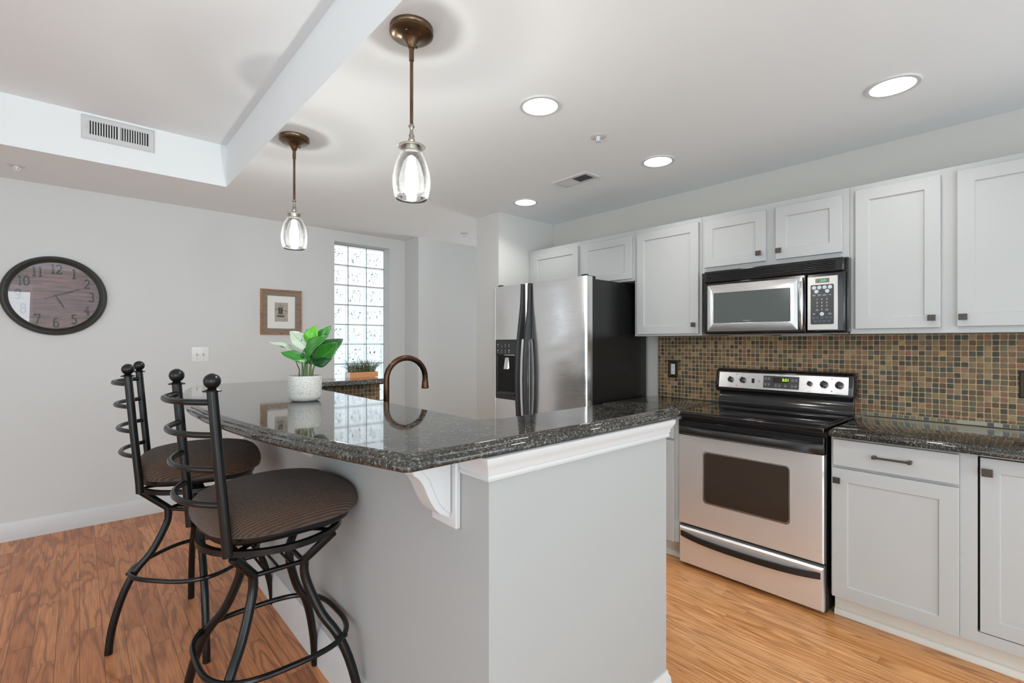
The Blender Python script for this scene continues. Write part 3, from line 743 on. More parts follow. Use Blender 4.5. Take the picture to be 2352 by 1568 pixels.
# top grille
b = MB(); b.box(2.872, 2.8995, MY0 + .105 - .10, MY1, 1.6855, 1.755)
b.build('grille_frame', M['black'], t, bevel=.006)
gf = bpy.context.scene.objects['grille_frame']
for k_ in range(6):
    z = 1.697 + k_ * .0092
    b = MB(); b.rings([[(2.8735, y, z), (2.8665, y, z - .0012), (2.8665, y, z + .0005), (2.8735, y, z + .004)] for y in (MY0 + .045, MY1 - .018)]); b.build('louver', M['blacktex'], gf)
b = MB(); b.box(2.8712, 2.8719, MY0 + .04, MY1 - .014, 1.692, 1.750); b.build('grille_opening', M['dark'], gf)
# door
b = MB(); b.box(2.872, 2.8995, .848, MY1, 1.374, 1.684); md = b.build('door', M['black'], t, bevel=.006)
b = MB(); b.rings([rrect(2.8725, .885, 1.384, 1.387, 1.667, .006), rrect(2.867, .885, 1.384, 1.387, 1.667, .006), rrect(2.866, .887, 1.382, 1.389, 1.665, .006),
                   rrect(2.866, .920, 1.349, 1.434, 1.618, .006), rrect(2.869, .922, 1.347, 1.436, 1.616, .006)]); b.build('door_frame', M['steelpanel'], md, angle=25)
b = MB(); b.rings([rrect(2.8688, .922, 1.347, 1.436, 1.616, .006), rrect(2.8675, .922, 1.347, 1.436, 1.616, .006)]); b.build('window', M['mwglass'], md)
text_mesh('lettering', 'Frigidaire', .0115, plain('faint_print', (.30, .33, .33), .4), m_facing_negx(2.8672, 1.15, 1.447), md, .0002)
pts = []
for i in range(17):
    u = i / 16; pts.append((2.868 - .030 * math.sin(math.pi * u) ** .7 - .002, .866 - .006 * math.sin(math.pi * u), 1.392 + .272 * u))
b = MB(); b.tube(pts, [.008 + .0035 * math.sin(math.pi * i / 16) for i in range(17)], 12, flat=(1, 1)); b.build('handle', M['chrome'], md)
# control side
b = MB(); b.box(2.874, 2.8995, MY0, .845, 1.374, 1.684); cs = b.build('control_side', M['black'], t, bevel=.008)
b = MB(); b.box(2.8690, 2.8738, .702, .839, 1.385, 1.664); cp = b.build('control_panel', M['satin'], cs, bevel=.0015)
b = MB(); b.rings([rrect(2.8688, .719, .824, 1.414, 1.621, .006), rrect(2.8675, .719, .824, 1.414, 1.621, .006)]); kp = b.build('keypad', plain('keypad_black', (.025, .026, .028), .3), cp)
b = MB(); b.box(2.8680, 2.8688, .739, .802, 1.630, 1.653); sc_ = b.build('display', plain('lcd_grey', (.10, .10, .08), .25), cp)
text_mesh('clock_digits', '5:01', .017, M['led_green2'], m_facing_negx(2.8676, .764, 1.6415), sc_, .0002)
def disc(x, y, z, r_, mat, parent, name='button'):
    b = MB(); b.lathe([(r_, 0), (r_, -.0008), (r_ * .9, -.0011)], (x, y, z), 20, 'x'); return b.build(name, mat, parent)
KX = 2.8674
for y, z in ((.808, 1.606), (.784, 1.606), (.760, 1.606), (.736, 1.606), (.797, 1.586), (.748, 1.586), (.772, 1.468)):
    disc(KX, y, z, .0098, M['button'], kp)
for y, z in ((.811, 1.448), (.792, 1.448), (.772, 1.448), (.752, 1.448), (.733, 1.448), (.801, 1.430), (.782, 1.430), (.762, 1.430), (.742, 1.430)):
    disc(KX, y, z, .0078, plain('button_dark', (.07, .08, .085), .4), kp)
for i, ch in enumerate('1234567890'):
    y = .772 if ch == '0' else (.794, .772, .750)[i % 3]; z = 1.491 if ch == '0' else 1.5445 - (i // 3) * .0178
    text_mesh('key_digit', ch, .0125, M['whitetext'], m_facing_negx(KX - .0002, y, z), kp, .0002)
for y, z, s_ in ((.808, 1.566, 'COOK\nTIME'), (.784, 1.566, 'POWER\nLEVEL'), (.760, 1.566, 'AUTO\nDEFROST'), (.736, 1.566, 'TIMER'), (.794, 1.489, 'STOP\nCLEAR'), (.750, 1.489, 'START\nPAUSE'), (.808, 1.468, 'VENT\nFAN'), (.736, 1.468, 'LIGHT\nON/OFF')):
    text_mesh('key_lettering', s_, .0048, M['whitetext'], m_facing_negx(KX - .0002, y, z), kp, .0002)

# ------------------------------------------------------------------ refrigerator
FX = 2.506
t = thing('refrigerator', (2.88, 2.52, 0), 'side-by-side stainless refrigerator with black sides and dispenser', 'refrigerator')
b = MB(); b.box(2.575, 3.235, 2.044, 2.992, .02, 1.752); b.build('body', M['blacktex'], t, bevel=.004)
b = MB(); b.box(2.60, 3.2, 2.06, 2.98, 0, .0195); b.build('base', M['dark'], t)
b = MB(); b.box(2.53, 2.5745, 2.05, 2.99, .025, .105); b.build('kick_grille', M['blacksat'], t, bevel=.003)
def fdoor(y0, y1):
    b = MB(); r_ = .018; pr = []
    for i in range(6):
        a = R(90 * i / 5); pr.append((FX + r_ - r_ * math.sin(a), y0 + r_ - r_ * math.cos(a)))
    pr2 = [(x, y1 - (y - y0)) for x, y in reversed(pr)]
    # slight crown across the door
    mid = [(FX - .006 * math.sin(math.pi * k_ / 8), y0 + r_ + (y1 - y0 - 2 * r_) * k_ / 8) for k_ in range(1, 8)]
    poly = [(2.572, y0)] + pr + mid + pr2 + [(2.572, y1)]
    b.rings([[(x, y, z) for x, y in poly] for z in (.112, 1.766)])
    return b.build('door', M['fridgesteel'], t, angle=40)
dR = fdoor(2.040, 2.600); dL = fdoor(2.612, 2.996)
b = MB(); b.box(2.535, 2.572, 2.601, 2.611, .112, 1.76); b.build('door_gasket', M['dark'], t)
def fhandle(y, door, s):
    pts = []; ws = []
    Z = [1.762, 1.70, 1.62, 1.55, 1.48, 1.40, 1.30, 1.20, 1.05, .90, .78, .66, .56, .46, .36]
    D = [.012, .014, .018, .026, .036, .047, .060, .068, .073, .070, .062, .052, .042, .030, .015]
    b = MB(); rs = []
    for z, d_ in zip(Z, D):
        x = FX - d_
        e_ = max(.008, min(.030, d_ - .012))
        rs.append([(x, y - .0135, z), (x - .006, y - .008, z), (x - .006, y + .008, z), (x, y + .0135, z), (x + e_, y + .012, z), (x + e_, y - .012, z)])
    b.rings(rs)
    # webbed upper mount reaching back to the door
    b.rings([[(FX - d_ + .011, y - .009, z), (FX - .004, y - .009, z), (FX - .004, y + .009, z), (FX - d_ + .011, y + .009, z)] for z, d_ in ((1.75, .014), (1.62, .018), (1.48, .036), (1.36, .052), (1.345, .053))])
    b.box(FX - .060, FX + .001, y - .009, y + .009, .62, .66)
    return b.build('handle', plain('charcoal_handle', (.035, .036, .038), .5), door, bevel=.003, angle=50)
fhandle(2.572, dR, 1); fhandle(2.652, dL, -1)
# dispenser
def rr2(x, y0, y1, z0, z1, r_): return rrect(x, y0, y1, z0, z1, r_)
b = MB(); b.rings([rr2(FX - .001, 2.700, 2.962, .872, 1.342, .012), rr2(FX - .012, 2.700, 2.962, .872, 1.342, .012), rr2(FX - .015, 2.704, 2.958, .876, 1.338, .010), rr2(FX - .015, 2.716, 2.946, .905, 1.225, .008), rr2(FX - .005, 2.722, 2.940, .912, 1.222, .008)])
dsp = b.build('dispenser', M['black'], dL, angle=30)
b = MB(); b.rings([rr2(FX - .0052, 2.724, 2.938, .918, 1.218, .006), rr2(FX - .0060, 2.724, 2.938, .918, 1.218, .006)]); b.build('recess', M['dark'], dsp)
b = MB(); b.box(FX - .0172, FX - .0152, 2.716, 2.946, 1.228, 1.325); dpp = b.build('keypad', plain('keypad_gloss', (.03, .032, .035), .1), dsp, bevel=.0008)
for i in range(4):
    for j in range(2):
        text_mesh('key_symbol', [['\u25CF', 'I', '0', '#'], ['\u25CF', '\u25CB', 'U', '\u25A0']][j][i], .014, M['whitetext'], m_facing_negx(FX - .0175, 2.928 - i * .045, 1.302 - j * .046), dpp, .0002)
        b = MB(); b.box(FX - .0176, FX - .0173, 2.920 - i * .045, 2.936 - i * .045, 1.2865 - j * .046, 1.2885 - j * .046); b.build('key_caption', M['whitetext'], dpp)
b = MB(); b.rings([[(FX - .006, 2.80, 1.12), (FX - .006, 2.86, 1.12), (FX - .006, 2.85, 1.20), (FX - .006, 2.81, 1.20)], [(FX - .020, 2.805, 1.11), (FX - .020, 2.855, 1.11), (FX - .010, 2.85, 1.19), (FX - .010, 2.81, 1.19)]]); b.build('paddle', M['chrome'], dsp)
b = MB(); b.rings([[(FX - .006, 2.725, .915), (FX - .006, 2.937, .915), (FX - .006, 2.937, .935), (FX - .006, 2.725, .935)], [(FX - .024, 2.74, .905), (FX - .024, 2.922, .905), (FX - .024, 2.922, .915), (FX - .024, 2.74, .915)]]); b.build('drip_tray', M['blacksat'], dsp, bevel=.002)
for y in (2.06, 2.93):
    b = MB(); b.box(2.53, 2.556, y, y + .045, 1.7525, 1.782); b.box(2.556, 2.64, y + .005, y + .04, 1.7525, 1.776); b.build('hinge_cover', M['blacksat'], t, bevel=.003)

# ------------------------------------------------------------------ faucet
t = thing('faucet', (1.056, 2.04, .914), 'tall antique bronze gooseneck faucet rising behind the bar top', 'faucet')
b = MB(); b.lathe([(.032, .9145), (.032, .921), (.024, .930), (.020, .94), (.017, .96), (.015, 1.0)], (1.056, 2.04, 0), 24); b.build('base', M['bronze'], t)
pts = [(1.056, 2.04, .99), (1.056, 2.04, 1.05), (1.056, 2.04, 1.10), (1.056, 2.04, 1.148)]
for i in range(1, 15):
    a = math.pi * i / 14 * 1.02; pts.append((1.056 + .104 - .104 * math.cos(a), 2.04, 1.148 + .098 * math.sin(a)))
pts.append((1.264, 2.04, 1.128))
b = MB(); b.tube(pts, .0135, 20); sp_ = b.build('spout', M['bronze'], t)
b = MB(); b.lathe([(.014, 1.150), (.0155, 1.148), (.0155, 1.146), (.0145, 1.145), (.0155, 1.135), (.0175, 1.118), (.0185, 1.113), (.016, 1.109), (.012, 1.109)], (1.2635, 2.04, -.015), 24); b.build('nozzle', M['bronze'], sp_)
b = MB(); b.tube([(1.056, 2.025, .965), (1.056, 1.985, .975), (1.056, 1.94, .99)], [.008, .007, .006], 12); b.build('lever', M['bronze'], t)

# ------------------------------------------------------------------ pendants and recessed lights
def pendant(x, y, label):
    t = thing('pendant_light', (x, y, ZC), label, 'lamp', 'glass pendants over the bar')
    b = MB(); b.lathe([(.001, 2.4095), (.074, 2.4095), (.0745, 2.402), (.072, 2.397), (.0745, 2.394), (.0745, 2.388), (.069, 2.383), (.055, 2.378), (.036, 2.374), (.026, 2.366), (.016, 2.352), (.011, 2.340), (.008, 2.338)], (x, y, 0), 40)
    cn = b.build('canopy', M['brass'], t, angle=45)
    for a in (40, 220):
        b = MB(); b.sphere((x + .050 * math.cos(R(a)), y + .050 * math.sin(R(a)), 2.374), .0045, 10); b.build('screw', M['brass'], cn)
    b = MB(); b.lathe([(.0085, 2.342), (.0085, 2.296), (.0060, 2.294), (.0060, 2.075)], (x, y, 0), 16); b.build('stem', M['brass'], t)
    b = MB(); b.lathe([(.006, 2.078), (.0105, 2.072), (.0105, 2.068), (.006, 2.062), (.0055, 2.054), (.008, 2.042), (.0105, 2.036), (.0085, 2.033), (.0115, 2.024), (.0115, 2.018), (.009, 2.012), (.012, 2.008)], (x, y, 0), 20); b.build('finial', M['lampcollar'], t)
    b = MB(); b.lathe([(.010, 2.008), (.030, 2.006), (.046, 2.000), (.0475, 1.998), (.046, 1.9965), (.028, 1.999), (.026, 1.985), (.026, 1.968), (.020, 1.968)], (x, y, 0), 40); b.build('collar', M['lampcollar'], t, angle=45)
    prof = [(.028, 1.984), (.036, 1.978), (.048, 1.958), (.058, 1.930), (.0635, 1.900), (.0650, 1.878), (.0635, 1.855), (.0590, 1.832), (.0535, 1.817)]
    b = MB(); b.lathe(prof, (x, y, 0), 48, cap=False); sh = b.build('shade', M['seeded'], t)
    so = sh.modifiers.new('thick', 'SOLIDIFY'); so.thickness = .0025; so.offset = -1
    b = MB(); b.lathe([(.012, 1.968), (.0125, 1.955), (.016, 1.938), (.021, 1.915), (.0225, 1.895), (.020, 1.868), (.014, 1.840), (.006, 1.826), (.001, 1.824)], (x, y, 0), 24); b.build('bulb', M['bulb'], t)
    l = bpy.data.lights.new('pendant_glow', 'POINT'); l.energy = 8.5; l.color = (1, .97, .92); l.shadow_soft_size = .012
    lo = bpy.data.objects.new('pendant_glow', l); C.objects.link(lo); lo.parent = t; lo.location = (0, 0, 1.845 - ZC)
    return t
pendant(.856, 1.47, 'nearer glass pendant with brass stem, hanging lower and larger in view')
pendant(.847, 2.667, 'farther small glass pendant beside the tray ceiling corner')

def downlight(x, y, label, w):
    t = thing('recessed_light', (x, y, ZC), label, 'lamp', 'recessed ceiling lights')
    b = MB(); b.lathe([(.098, ZC - .0005), (.098, ZC - .004), (.094, ZC - .007), (.080, ZC - .006), (.078, ZC - .0005)], (x, y, 0), 48, cap=False); b.build('trim_ring', M['trim'], t)
    b = MB(); b.lathe([(.001, ZC - .0008), (.079, ZC - .0008), (.079, ZC - .003), (.001, ZC - .0045)], (x, y, 0), 48); b.build('lens', M['lens'], t)
    l = area_light('downlight_glow', (0, 0, -.02), (0, 0, 0), .15, .15, w, (1, .97, .93), 'DISK', 125); l.parent = t
    return t
downlight(1.577, 1.554, 'bright recessed light nearest the pendants', 1.6)
downlight(2.566, .430, 'large recessed light toward the upper right corner', 1.6)
downlight(2.584, 1.554, 'recessed light in front of the microwave cabinets', 1.6)
downlight(2.574, 2.697, 'small far recessed light before the partition wall', 1.6)
downlight(1.577, .430, 'recessed light overhead, out of the frame', 1.6)

# ------------------------------------------------------------------ vents and sprinklers
t = thing('wall_vent', (.18, 3.838, 2.61), 'white rectangular air register on the tray ceiling face', 'vent')
b = MB()
def ringy(y, x0, x1, z0, z1): return [(x0, y, z0), (x1, y, z0), (x1, y, z1), (x0, y, z1)]
b.rings([ringy(3.8375, .006, .359, 2.537, 2.682), ringy(3.834, .006, .359, 2.537, 2.682), ringy(3.828, .014, .351, 2.545, 2.674), ringy(3.828, .038, .326, 2.570, 2.650), ringy(3.834, .038, .326, 2.570, 2.650)])
b.build('frame', M['trim'], t, angle=20)
b = MB(); b.box(.0385, .3255, 3.8325, 3.8338, 2.5705, 2.6495); b.build('duct_opening', M['dark'], t)
for k_ in range(23):
    if k_ == 11: x0, x1 = .1745, .1915
    else: x0 = .0385 + k_ * .01228 + (.003 if k_ > 11 else 0); x1 = x0 + .0062
    b = MB(); b.box(x0, min(x1, .3255), 3.8275, 3.8322, 2.5705, 2.6495); b.build('vane', M['trim'], t)
b = MB(); b.box(.026, .030, 3.822, 3.8279, 2.600, 2.620); b.build('lever', M['trim'], t)
t = thing('ceiling_vent', (2.465, 2.097, ZC), 'white louvered air register in the kitchen ceiling', 'vent')
b = MB()
def ringz(z, x0, x1, y0, y1): return [(x0, y0, z), (x1, y0, z), (x1, y1, z), (x0, y1, z)]
b.rings([ringz(2.4095, 2.39, 2.54, 1.945, 2.248), ringz(2.406, 2.39, 2.54, 1.945, 2.248), ringz(2.401, 2.397, 2.533, 1.952, 2.241), ringz(2.401, 2.418, 2.512, 1.975, 2.218), ringz(2.406, 2.418, 2.512, 1.975, 2.218)])
b.build('frame', M['trim'], t, angle=20)
b = MB(); b.box(2.4185, 2.5115, 1.9755, 2.2175, 2.4045, 2.4059); b.build('duct_opening', M['dark'], t)
for k_ in range(20):
    y = 1.979 + k_ * .0122; s_ = 1 if k_ < 10 else -1
    b = MB(); b.rings([[(x, y, 2.4005), (x, y + .0012, 2.4005), (x, y + .0012 + .005 * s_, 2.4044), (x, y + .005 * s_, 2.4044)] for x in (2.4185, 2.5115)]); b.build('vane', M['trim'], t)
def sprinkler(x, y, label):
    t = thing('sprinkler', (x, y, ZC), label, 'sprinkler', 'ceiling sprinkler heads')
    b = MB(); b.lathe([(.001, 2.4095), (.040, 2.4095), (.040, 2.407), (.030, 2.404), (.012, 2.4055), (.001, 2.4055)], (x, y, 0), 28); b.build('escutcheon', M['trim'], t)
    b = MB(); b.lathe([(.011, 2.4058), (.011, 2.3986), (.006, 2.3962), (.003, 2.3825)], (x, y, 0), 14)
    b.tube([(x - .010, y, 2.4005), (x - .016, y, 2.3912), (x - .010, y, 2.3838), (x, y, 2.3813), (x + .010, y, 2.3838), (x + .016, y, 2.3912), (x + .010, y, 2.4005)], .0022, 8); b.build('frame', M['plate'], t)
    b = MB(); b.lathe([(.001, 2.3801), (.015, 2.3801), (.015, 2.3791), (.001, 2.3788)], (x, y, 0), 20); b.build('deflector', M['chrome'], t)
sprinkler(-.289, 4.241, 'white ceiling sprinkler above the wall clock at the left edge')
sprinkler(2.038, 1.578, 'white ceiling sprinkler between the two middle recessed lights')
sprinkler(2.862, 3.883, 'small ceiling sprinkler in the hall behind the partition')

# ------------------------------------------------------------------ wall clock
CX, CZ, CR = -.123, 1.643, .274
t = thing('wall_clock', (CX, YB, CZ), 'large round black-rimmed clock with plank face on the left wall', 'clock')
b = MB(); b.lathe([(CR * .6, YB - .001), (CR * .985, YB - .001), (CR, YB - .012), (CR * .985, YB - .030), (CR * .945, YB - .042), (CR * .91, YB - .044), (CR * .885, YB - .038), (CR * .865, YB - .036), (CR * .845, YB - .040), (CR * .835, YB - .036), (CR * .825, YB - .018), (CR * .6, YB - .0178)], (CX, 0, CZ), 96, 'y', cap=False); b.build('rim', M['clockrim'], t)
b = MB(); b.lathe([(.001, YB - .0182), (CR * .826, YB - .0182)], (CX, 0, CZ), 72, 'y', cap=False); face = b.build('dial', M['clockwood'], t)
NR = CR * .675
def digit_strokes(ch):
    # slab-serif digits drawn as polylines in a 1 x 1.5 box
    A = lambda cx, cy, rx, ry, a0, a1, n=14: [(cx + rx * math.cos(R(a0 + (a1 - a0) * i / n)), cy + ry * math.sin(R(a0 + (a1 - a0) * i / n))) for i in range(n + 1)]
    return {'1': [[(.5, 0), (.5, 1.5)], [(.5, 1.5), (.22, 1.25)], [(.2, 0), (.8, 0)]],
            '2': [A(.5, 1.05, .36, .43, 160, -35) + [(.12, .04)], [(.1, .04), (.88, .04), (.92, .25)]],
            '3': [A(.48, 1.12, .33, .36, 150, -90), A(.48, .40, .39, .38, 90, -150)],
            '4': [[(.66, 0), (.66, 1.5), (.08, .45), (.95, .45)], [(.45, 0), (.87, 0)]],
            '5': [[(.85, 1.46), (.25, 1.46), (.2, .85)], A(.48, .48, .38, .44, 130, -150)],
            '6': [A(.55, .75, .42, .72, 60, 180) + A(.5, .45, .37, .43, 180, -180, 22)],
            '7': [[(.1, 1.2), (.12, 1.44), (.9, 1.44), (.42, 0)], [(.25, 0), (.6, 0)]],
            '8': [A(.5, 1.12, .31, .35, 0, 360, 22), A(.5, .40, .38, .40, 0, 360, 22)],
            '9': [A(.45, .75, .42, .72, -120, 0) + A(.5, 1.05, .37, .43, 0, 360, 22)],
            '0': [A(.5, .75, .38, .73, 0, 360, 26)]}[ch]
for hN in range(1, 13):
    a = R(90 - 30 * hN); s_ = str(hN); w = .032; x0 = CX + NR * math.cos(a) - (w * len(s_) * .92) / 2; z0 = CZ + NR * math.sin(a) - .032
    b = MB()
    for i, ch in enumerate(s_):
        for st in digit_strokes(ch):
            pp = [(x0 + i * w * .92 + px * w, YB - .0192, z0 + pz * .0425) for px, pz in st]
            b.tube(pp, .0050, 6, flat=None)
    o_ = b.build('numeral', M['clocknum'], face)
def hand(ang, L, back, wid, name, y):
    b = MB(); d = Vector((math.sin(R(ang)), 0, math.cos(R(ang)))); p = Vector((d.z, 0, -d.x)); c = Vector((CX, y, CZ))
    sh = [(-back, .003), (-back * .5, .0025), (0, .004), (L * .25, .004), (L * .45, wid), (L * .68, .003), (L * .72, .0065), (L * .78, .0065), (L * .82, .002), (L, .0008)]
    b.rings([[c + d * l - p * w_ + Vector((0, yy, 0)) for l, w_ in sh] + [c + d * l + p * w_ + Vector((0, yy, 0)) for l, w_ in reversed(sh)] for yy in (0, -.0012)])
    b.lathe([(.001, y - .002), (.009, y - .002), (.009, y)], (CX, 0, CZ), 16, 'y'); b.build(name, M['clocknum'], t)
hand(67, .165, .062, .007, 'minute_hand', YB - .0255); hand(153, .105, .0, .007, 'hour_hand', YB - .0225)
b = MB(); b.lathe([(.001, YB - .034), (CR * .838, YB - .034)], (CX, 0, CZ), 72, 'y', cap=False); b.build('glass', M['clockglass'], t)

# ------------------------------------------------------------------ framed print, switch plate
t = thing('framed_print', (1.35, YB, 1.39), 'small framed sailing-ship etching with copper and taupe frame', 'picture')
X0, X1, Z0, Z1 = 1.177, 1.525, 1.389, 1.793
def fr_ring(ins, y): return [(X0 + ins, y, Z0 + ins), (X1 - ins, y, Z0 + ins), (X1 - ins, y, Z1 - ins), (X0 + ins, y, Z1 - ins)]
b = MB(); b.rings([fr_ring(0, YB - .0008), fr_ring(0, YB - .020), fr_ring(.004, YB - .026), fr_ring(.012, YB - .024), fr_ring(.014, YB - .018), fr_ring(.014, YB - .0008)], False, False, loop=True); b.build('frame', M['gilt'], t)
b = MB(); b.rings([fr_ring(.0143, YB - .001), fr_ring(.0143, YB - .0195), fr_ring(.056, YB - .012), fr_ring(.056, YB - .001)], False, False, loop=True); b.build('inner_frame', M['drift'], t)
b = MB(); b.box(X0 + .0563, X1 - .0563, YB - .006, YB - .002, Z0 + .0563, Z1 - .0563); mt = b.build('mat_board', M['paper'], t)
b = MB(); b.box(1.295, 1.407, YB - .0068, YB - .0062, 1.507, 1.678); et = b.build('etching', M['etch'], mt)
b = MB()
for x, z0_, z1_ in ((1.327, 1.55, 1.655), (1.345, 1.55, 1.665), (1.362, 1.555, 1.66)): b.box(x - .0015, x + .0015, YB - .0073, YB - .0069, z0_, z1_)
b.rings([[(1.318, y, 1.548), (1.372, y, 1.548), (1.380, y, 1.562), (1.312, y, 1.562)] for y in (YB - .0069, YB - .0074)])
for x, w_ in ((1.334, .009), (1.352, .010)): b.rings([[(x - w_, y, 1.575), (x + w_, y, 1.575), (x + w_ * .7, y, 1.635), (x - w_ * .7, y, 1.635)] for y in (YB - .0069, YB - .0072)])
b.rings([[(1.296, y, 1.618), (1.406, y, 1.598), (1.406, y, 1.602), (1.296, y, 1.622)] for y in (YB - .0069, YB - .0072)])
b.build('ship_drawing', M['etchdark'], et)
t = thing('light_switch', (.7305, YB, 1.22), 'white double toggle switch plate on the left wall', 'switch')
b = MB(); b.rings([ringy(YB - .0005, .672, .789, 1.162, 1.281), ringy(YB - .004, .672, .789, 1.162, 1.281), ringy(YB - .006, .677, .784, 1.167, 1.276)]); b.build('plate', M['plate'], t)
for x in (.708, .753):
    b = MB(); b.box(x - .006, x + .006, YB - .0072, YB - .0061, 1.209, 1.234); tgp = b.build('toggle_slot', plain('slot_grey', (.42, .42, .42), .5), t)
    b = MB(); b.rings([ringy(YB - .007, x - .0045, x + .0045, 1.213, 1.229), ringy(YB - .018, x - .0035, x + .0035, 1.222, 1.231)]); b.build('toggle', M['plate'], t, bevel=.001)
    for z in (1.190, 1.253):
        b = MB(); b.lathe([(.003, YB - .006), (.003, YB - .0068)], (x, 0, z), 12, 'y'); b.build('screw', plain('screw_grey', (.35, .35, .35), .4), t)

# outlets on the mosaic
def outlet(y0, y1, label, inner):
    t = thing('wall_outlet', (3.258, (y0 + y1) / 2, 1.12), label, 'outlet')
    b = MB(); b.rings([rect_ring(3.2582, y0, y1, 1.060, 1.186), rect_ring(3.254, y0, y1, 1.060, 1.186), rect_ring(3.2515, y0 + .006, y1 - .006, 1.066, 1.180), rect_ring(3.2515, y0 + .014, y1 - .014, 1.074, 1.172), rect_ring(3.2545, y0 + .017, y1 - .017, 1.077, 1.169)])
    b.build('plate', M['bronzeplate'], t, angle=20)
    m_ = (y0 + y1) / 2
    b = MB(); b.box(3.2520, 3.2546, m_ - .0155, m_ + .0155, 1.085, 1.161); rc = b.build('receptacle', M['plate'] if inner else M['bronzeplate'], t, bevel=.001)
    for z in (1.105, 1.141):
        b = MB(); b.box(3.2512, 3.2519, m_ - .0065, m_ - .0050, z - .005, z + .005); b.box(3.2512, 3.2519, m_ + .0050, m_ + .0065, z - .005, z + .005); b.box(3.2512, 3.2519, m_ - .002, m_ + .002, z - .013, z - .009); b.build('slots', M['dark'], rc)
outlet(1.793, 1.871, 'white outlet in a dark bronze plate left of the range', True)
outlet(-.002, .076, 'dark bronze outlet plate at the right edge of the backsplash', False)

# ------------------------------------------------------------------ potted plant on the bar
PX, PY, PZ = .690, 2.040, 1.0802
t = thing('potted_plant', (PX, PY, PZ), 'broad-leaved green plant in a speckled white pot on the bar top', 'plant')
b = MB(); b.lathe([(.001, 0), (.044, 0), (.055, .004), (.062, .013), (.0645, .026), (.0650, .060), (.0650, .100), (.0643, .1035), (.0620, .1035), (.0612, .100), (.0605, .060), (.001, .058)], (PX, PY, PZ), 56); b.build('pot', M['pot'], t)
b = MB(); b.lathe([(.0603, .080), (.0603, .088), (.03, .092), (.001, .093)], (PX, PY, PZ), 32); b.build('soil', M['soil'], t)
RX, RY = math.cos(R(42.05)), -math.sin(R(42.05)); FXx, FYy = math.sin(R(42.05)), math.cos(R(42.05))
def pl(l, z, d=0): return Vector((PX + RX * l + FXx * d, PY + RY * l + FYy * d, PZ + z))   # sideways, up, away
def leaf(base, tip, width, mat, up=(0, 0, 1), arch=.02, fold=.3, toward=None, tipw=1.0):
    base, tip = Vector(base), Vector(tip); ax = tip - base; L = ax.length; ax.normalize()
    nrm = Vector(toward).normalized(); side = ax.cross(nrm).normalized(); nrm = side.cross(ax).normalized()
    bm = bmesh.new(); uvl = bm.loops.layers.uv.new('UVMap'); nu, nv = 8, 16; grid = []
    for j in range(nv + 1):
        v = j / nv; w = width * .5 * (math.sin(math.pi * min(1, v ** .72)) ** .75 if 0 < v < 1 else 0.001)
        row = []
        for i in range(nu + 1):
            u = i / nu * 2 - 1
            p = base + ax * L * v + side * w * u + nrm * (arch * math.sin(math.pi * v * .9) + fold * abs(u) ** 1.4 * w + .004 * math.sin(9 * v + 3 * u) * abs(u)) - Vector((0, 0, 1)) * 0.0
            row.append((bm.verts.new(p), (i / nu, v)))
        grid.append(row)
    for j in range(nv):
        for i in range(nu):
            q = [grid[j][i], grid[j][i + 1], grid[j + 1][i + 1], grid[j + 1][i]]
            f = bm.faces.new([a[0] for a in q]); f.smooth = True
            for lp, a in zip(f.loops, q): lp[uvl].uv = a[1]
    for v in bm.verts: v.co -= t.location
    me = bpy.data.meshes.new('leaf'); bm.to_mesh(me); bm.free(); me.materials.append(mat)
    o = bpy.data.objects.new('leaf', me); C.objects.link(o); o.parent = t
    s_ = o.modifiers.new('t', 'SOLIDIFY'); s_.thickness = .0008
    return o
K = .00180
def px(x, y): return ((x - 687) * K, (868 - y) * K + .0985)
def L_(b0, t0, w, m, d0=0, d1=0, tw=(-FXx, -FYy, .35), arch=.012, fold=.25):
    bx, bz = px(*b0); tx, tz = px(*t0); leaf(pl(bx, bz, d0), pl(tx, tz, d1), w * K, M[m], toward=tw, arch=arch, fold=fold)
L_((702, 838), (766, 782), 52, 'leaf3', .03, .045, (-FXx, -FYy, .5))
L_((704, 838), (760, 790), 54, 'leaf', .010, .0, (-FXx - .2, -FYy, .6), arch=-.010, fold=.15)
L_((690, 822), (747, 775), 36, 'leaf', -.012, -.03, (-FXx, -FYy, .7), fold=.3)
L_((704, 836), (752, 824), 26, 'leaf3', -.005, -.01, (-FXx, -FYy, -.5))
L_((704, 790), (736, 750), 24, 'leaf', .03, .05, (-FXx, -FYy, -.4))
L_((699, 796), (713, 751), 34, 'leaf2', -.005, .0, (-FXx + .1, -FYy, .4), fold=.12)
L_((694, 812), (687, 760), 22, 'leaf3', .01, .02, (-FXx, -FYy, .2))
L_((696, 806), (650, 764), 34, 'leaf4', .0, .01, (-FXx + .2, -FYy, .3), fold=.2)
L_((676, 816), (604, 790), 14, 'leaf4', .0, -.01, (-FXx, -FYy, 1.6))
L_((664, 815), (628, 797), 13, 'leaf3', .01, .0, (-FXx, -FYy, 1.2))
L_((698, 832), (641, 812), 26, 'leaf', -.02, -.035, (-FXx, -FYy, .8), arch=.006, fold=.2)
L_((694, 838), (690, 800), 22, 'leaf3', -.01, 0, (-FXx + .4, -FYy, .2))
L_((700, 842), (706, 800), 18, 'leaf', .0, .01, (-FXx - .5, -FYy, .2))
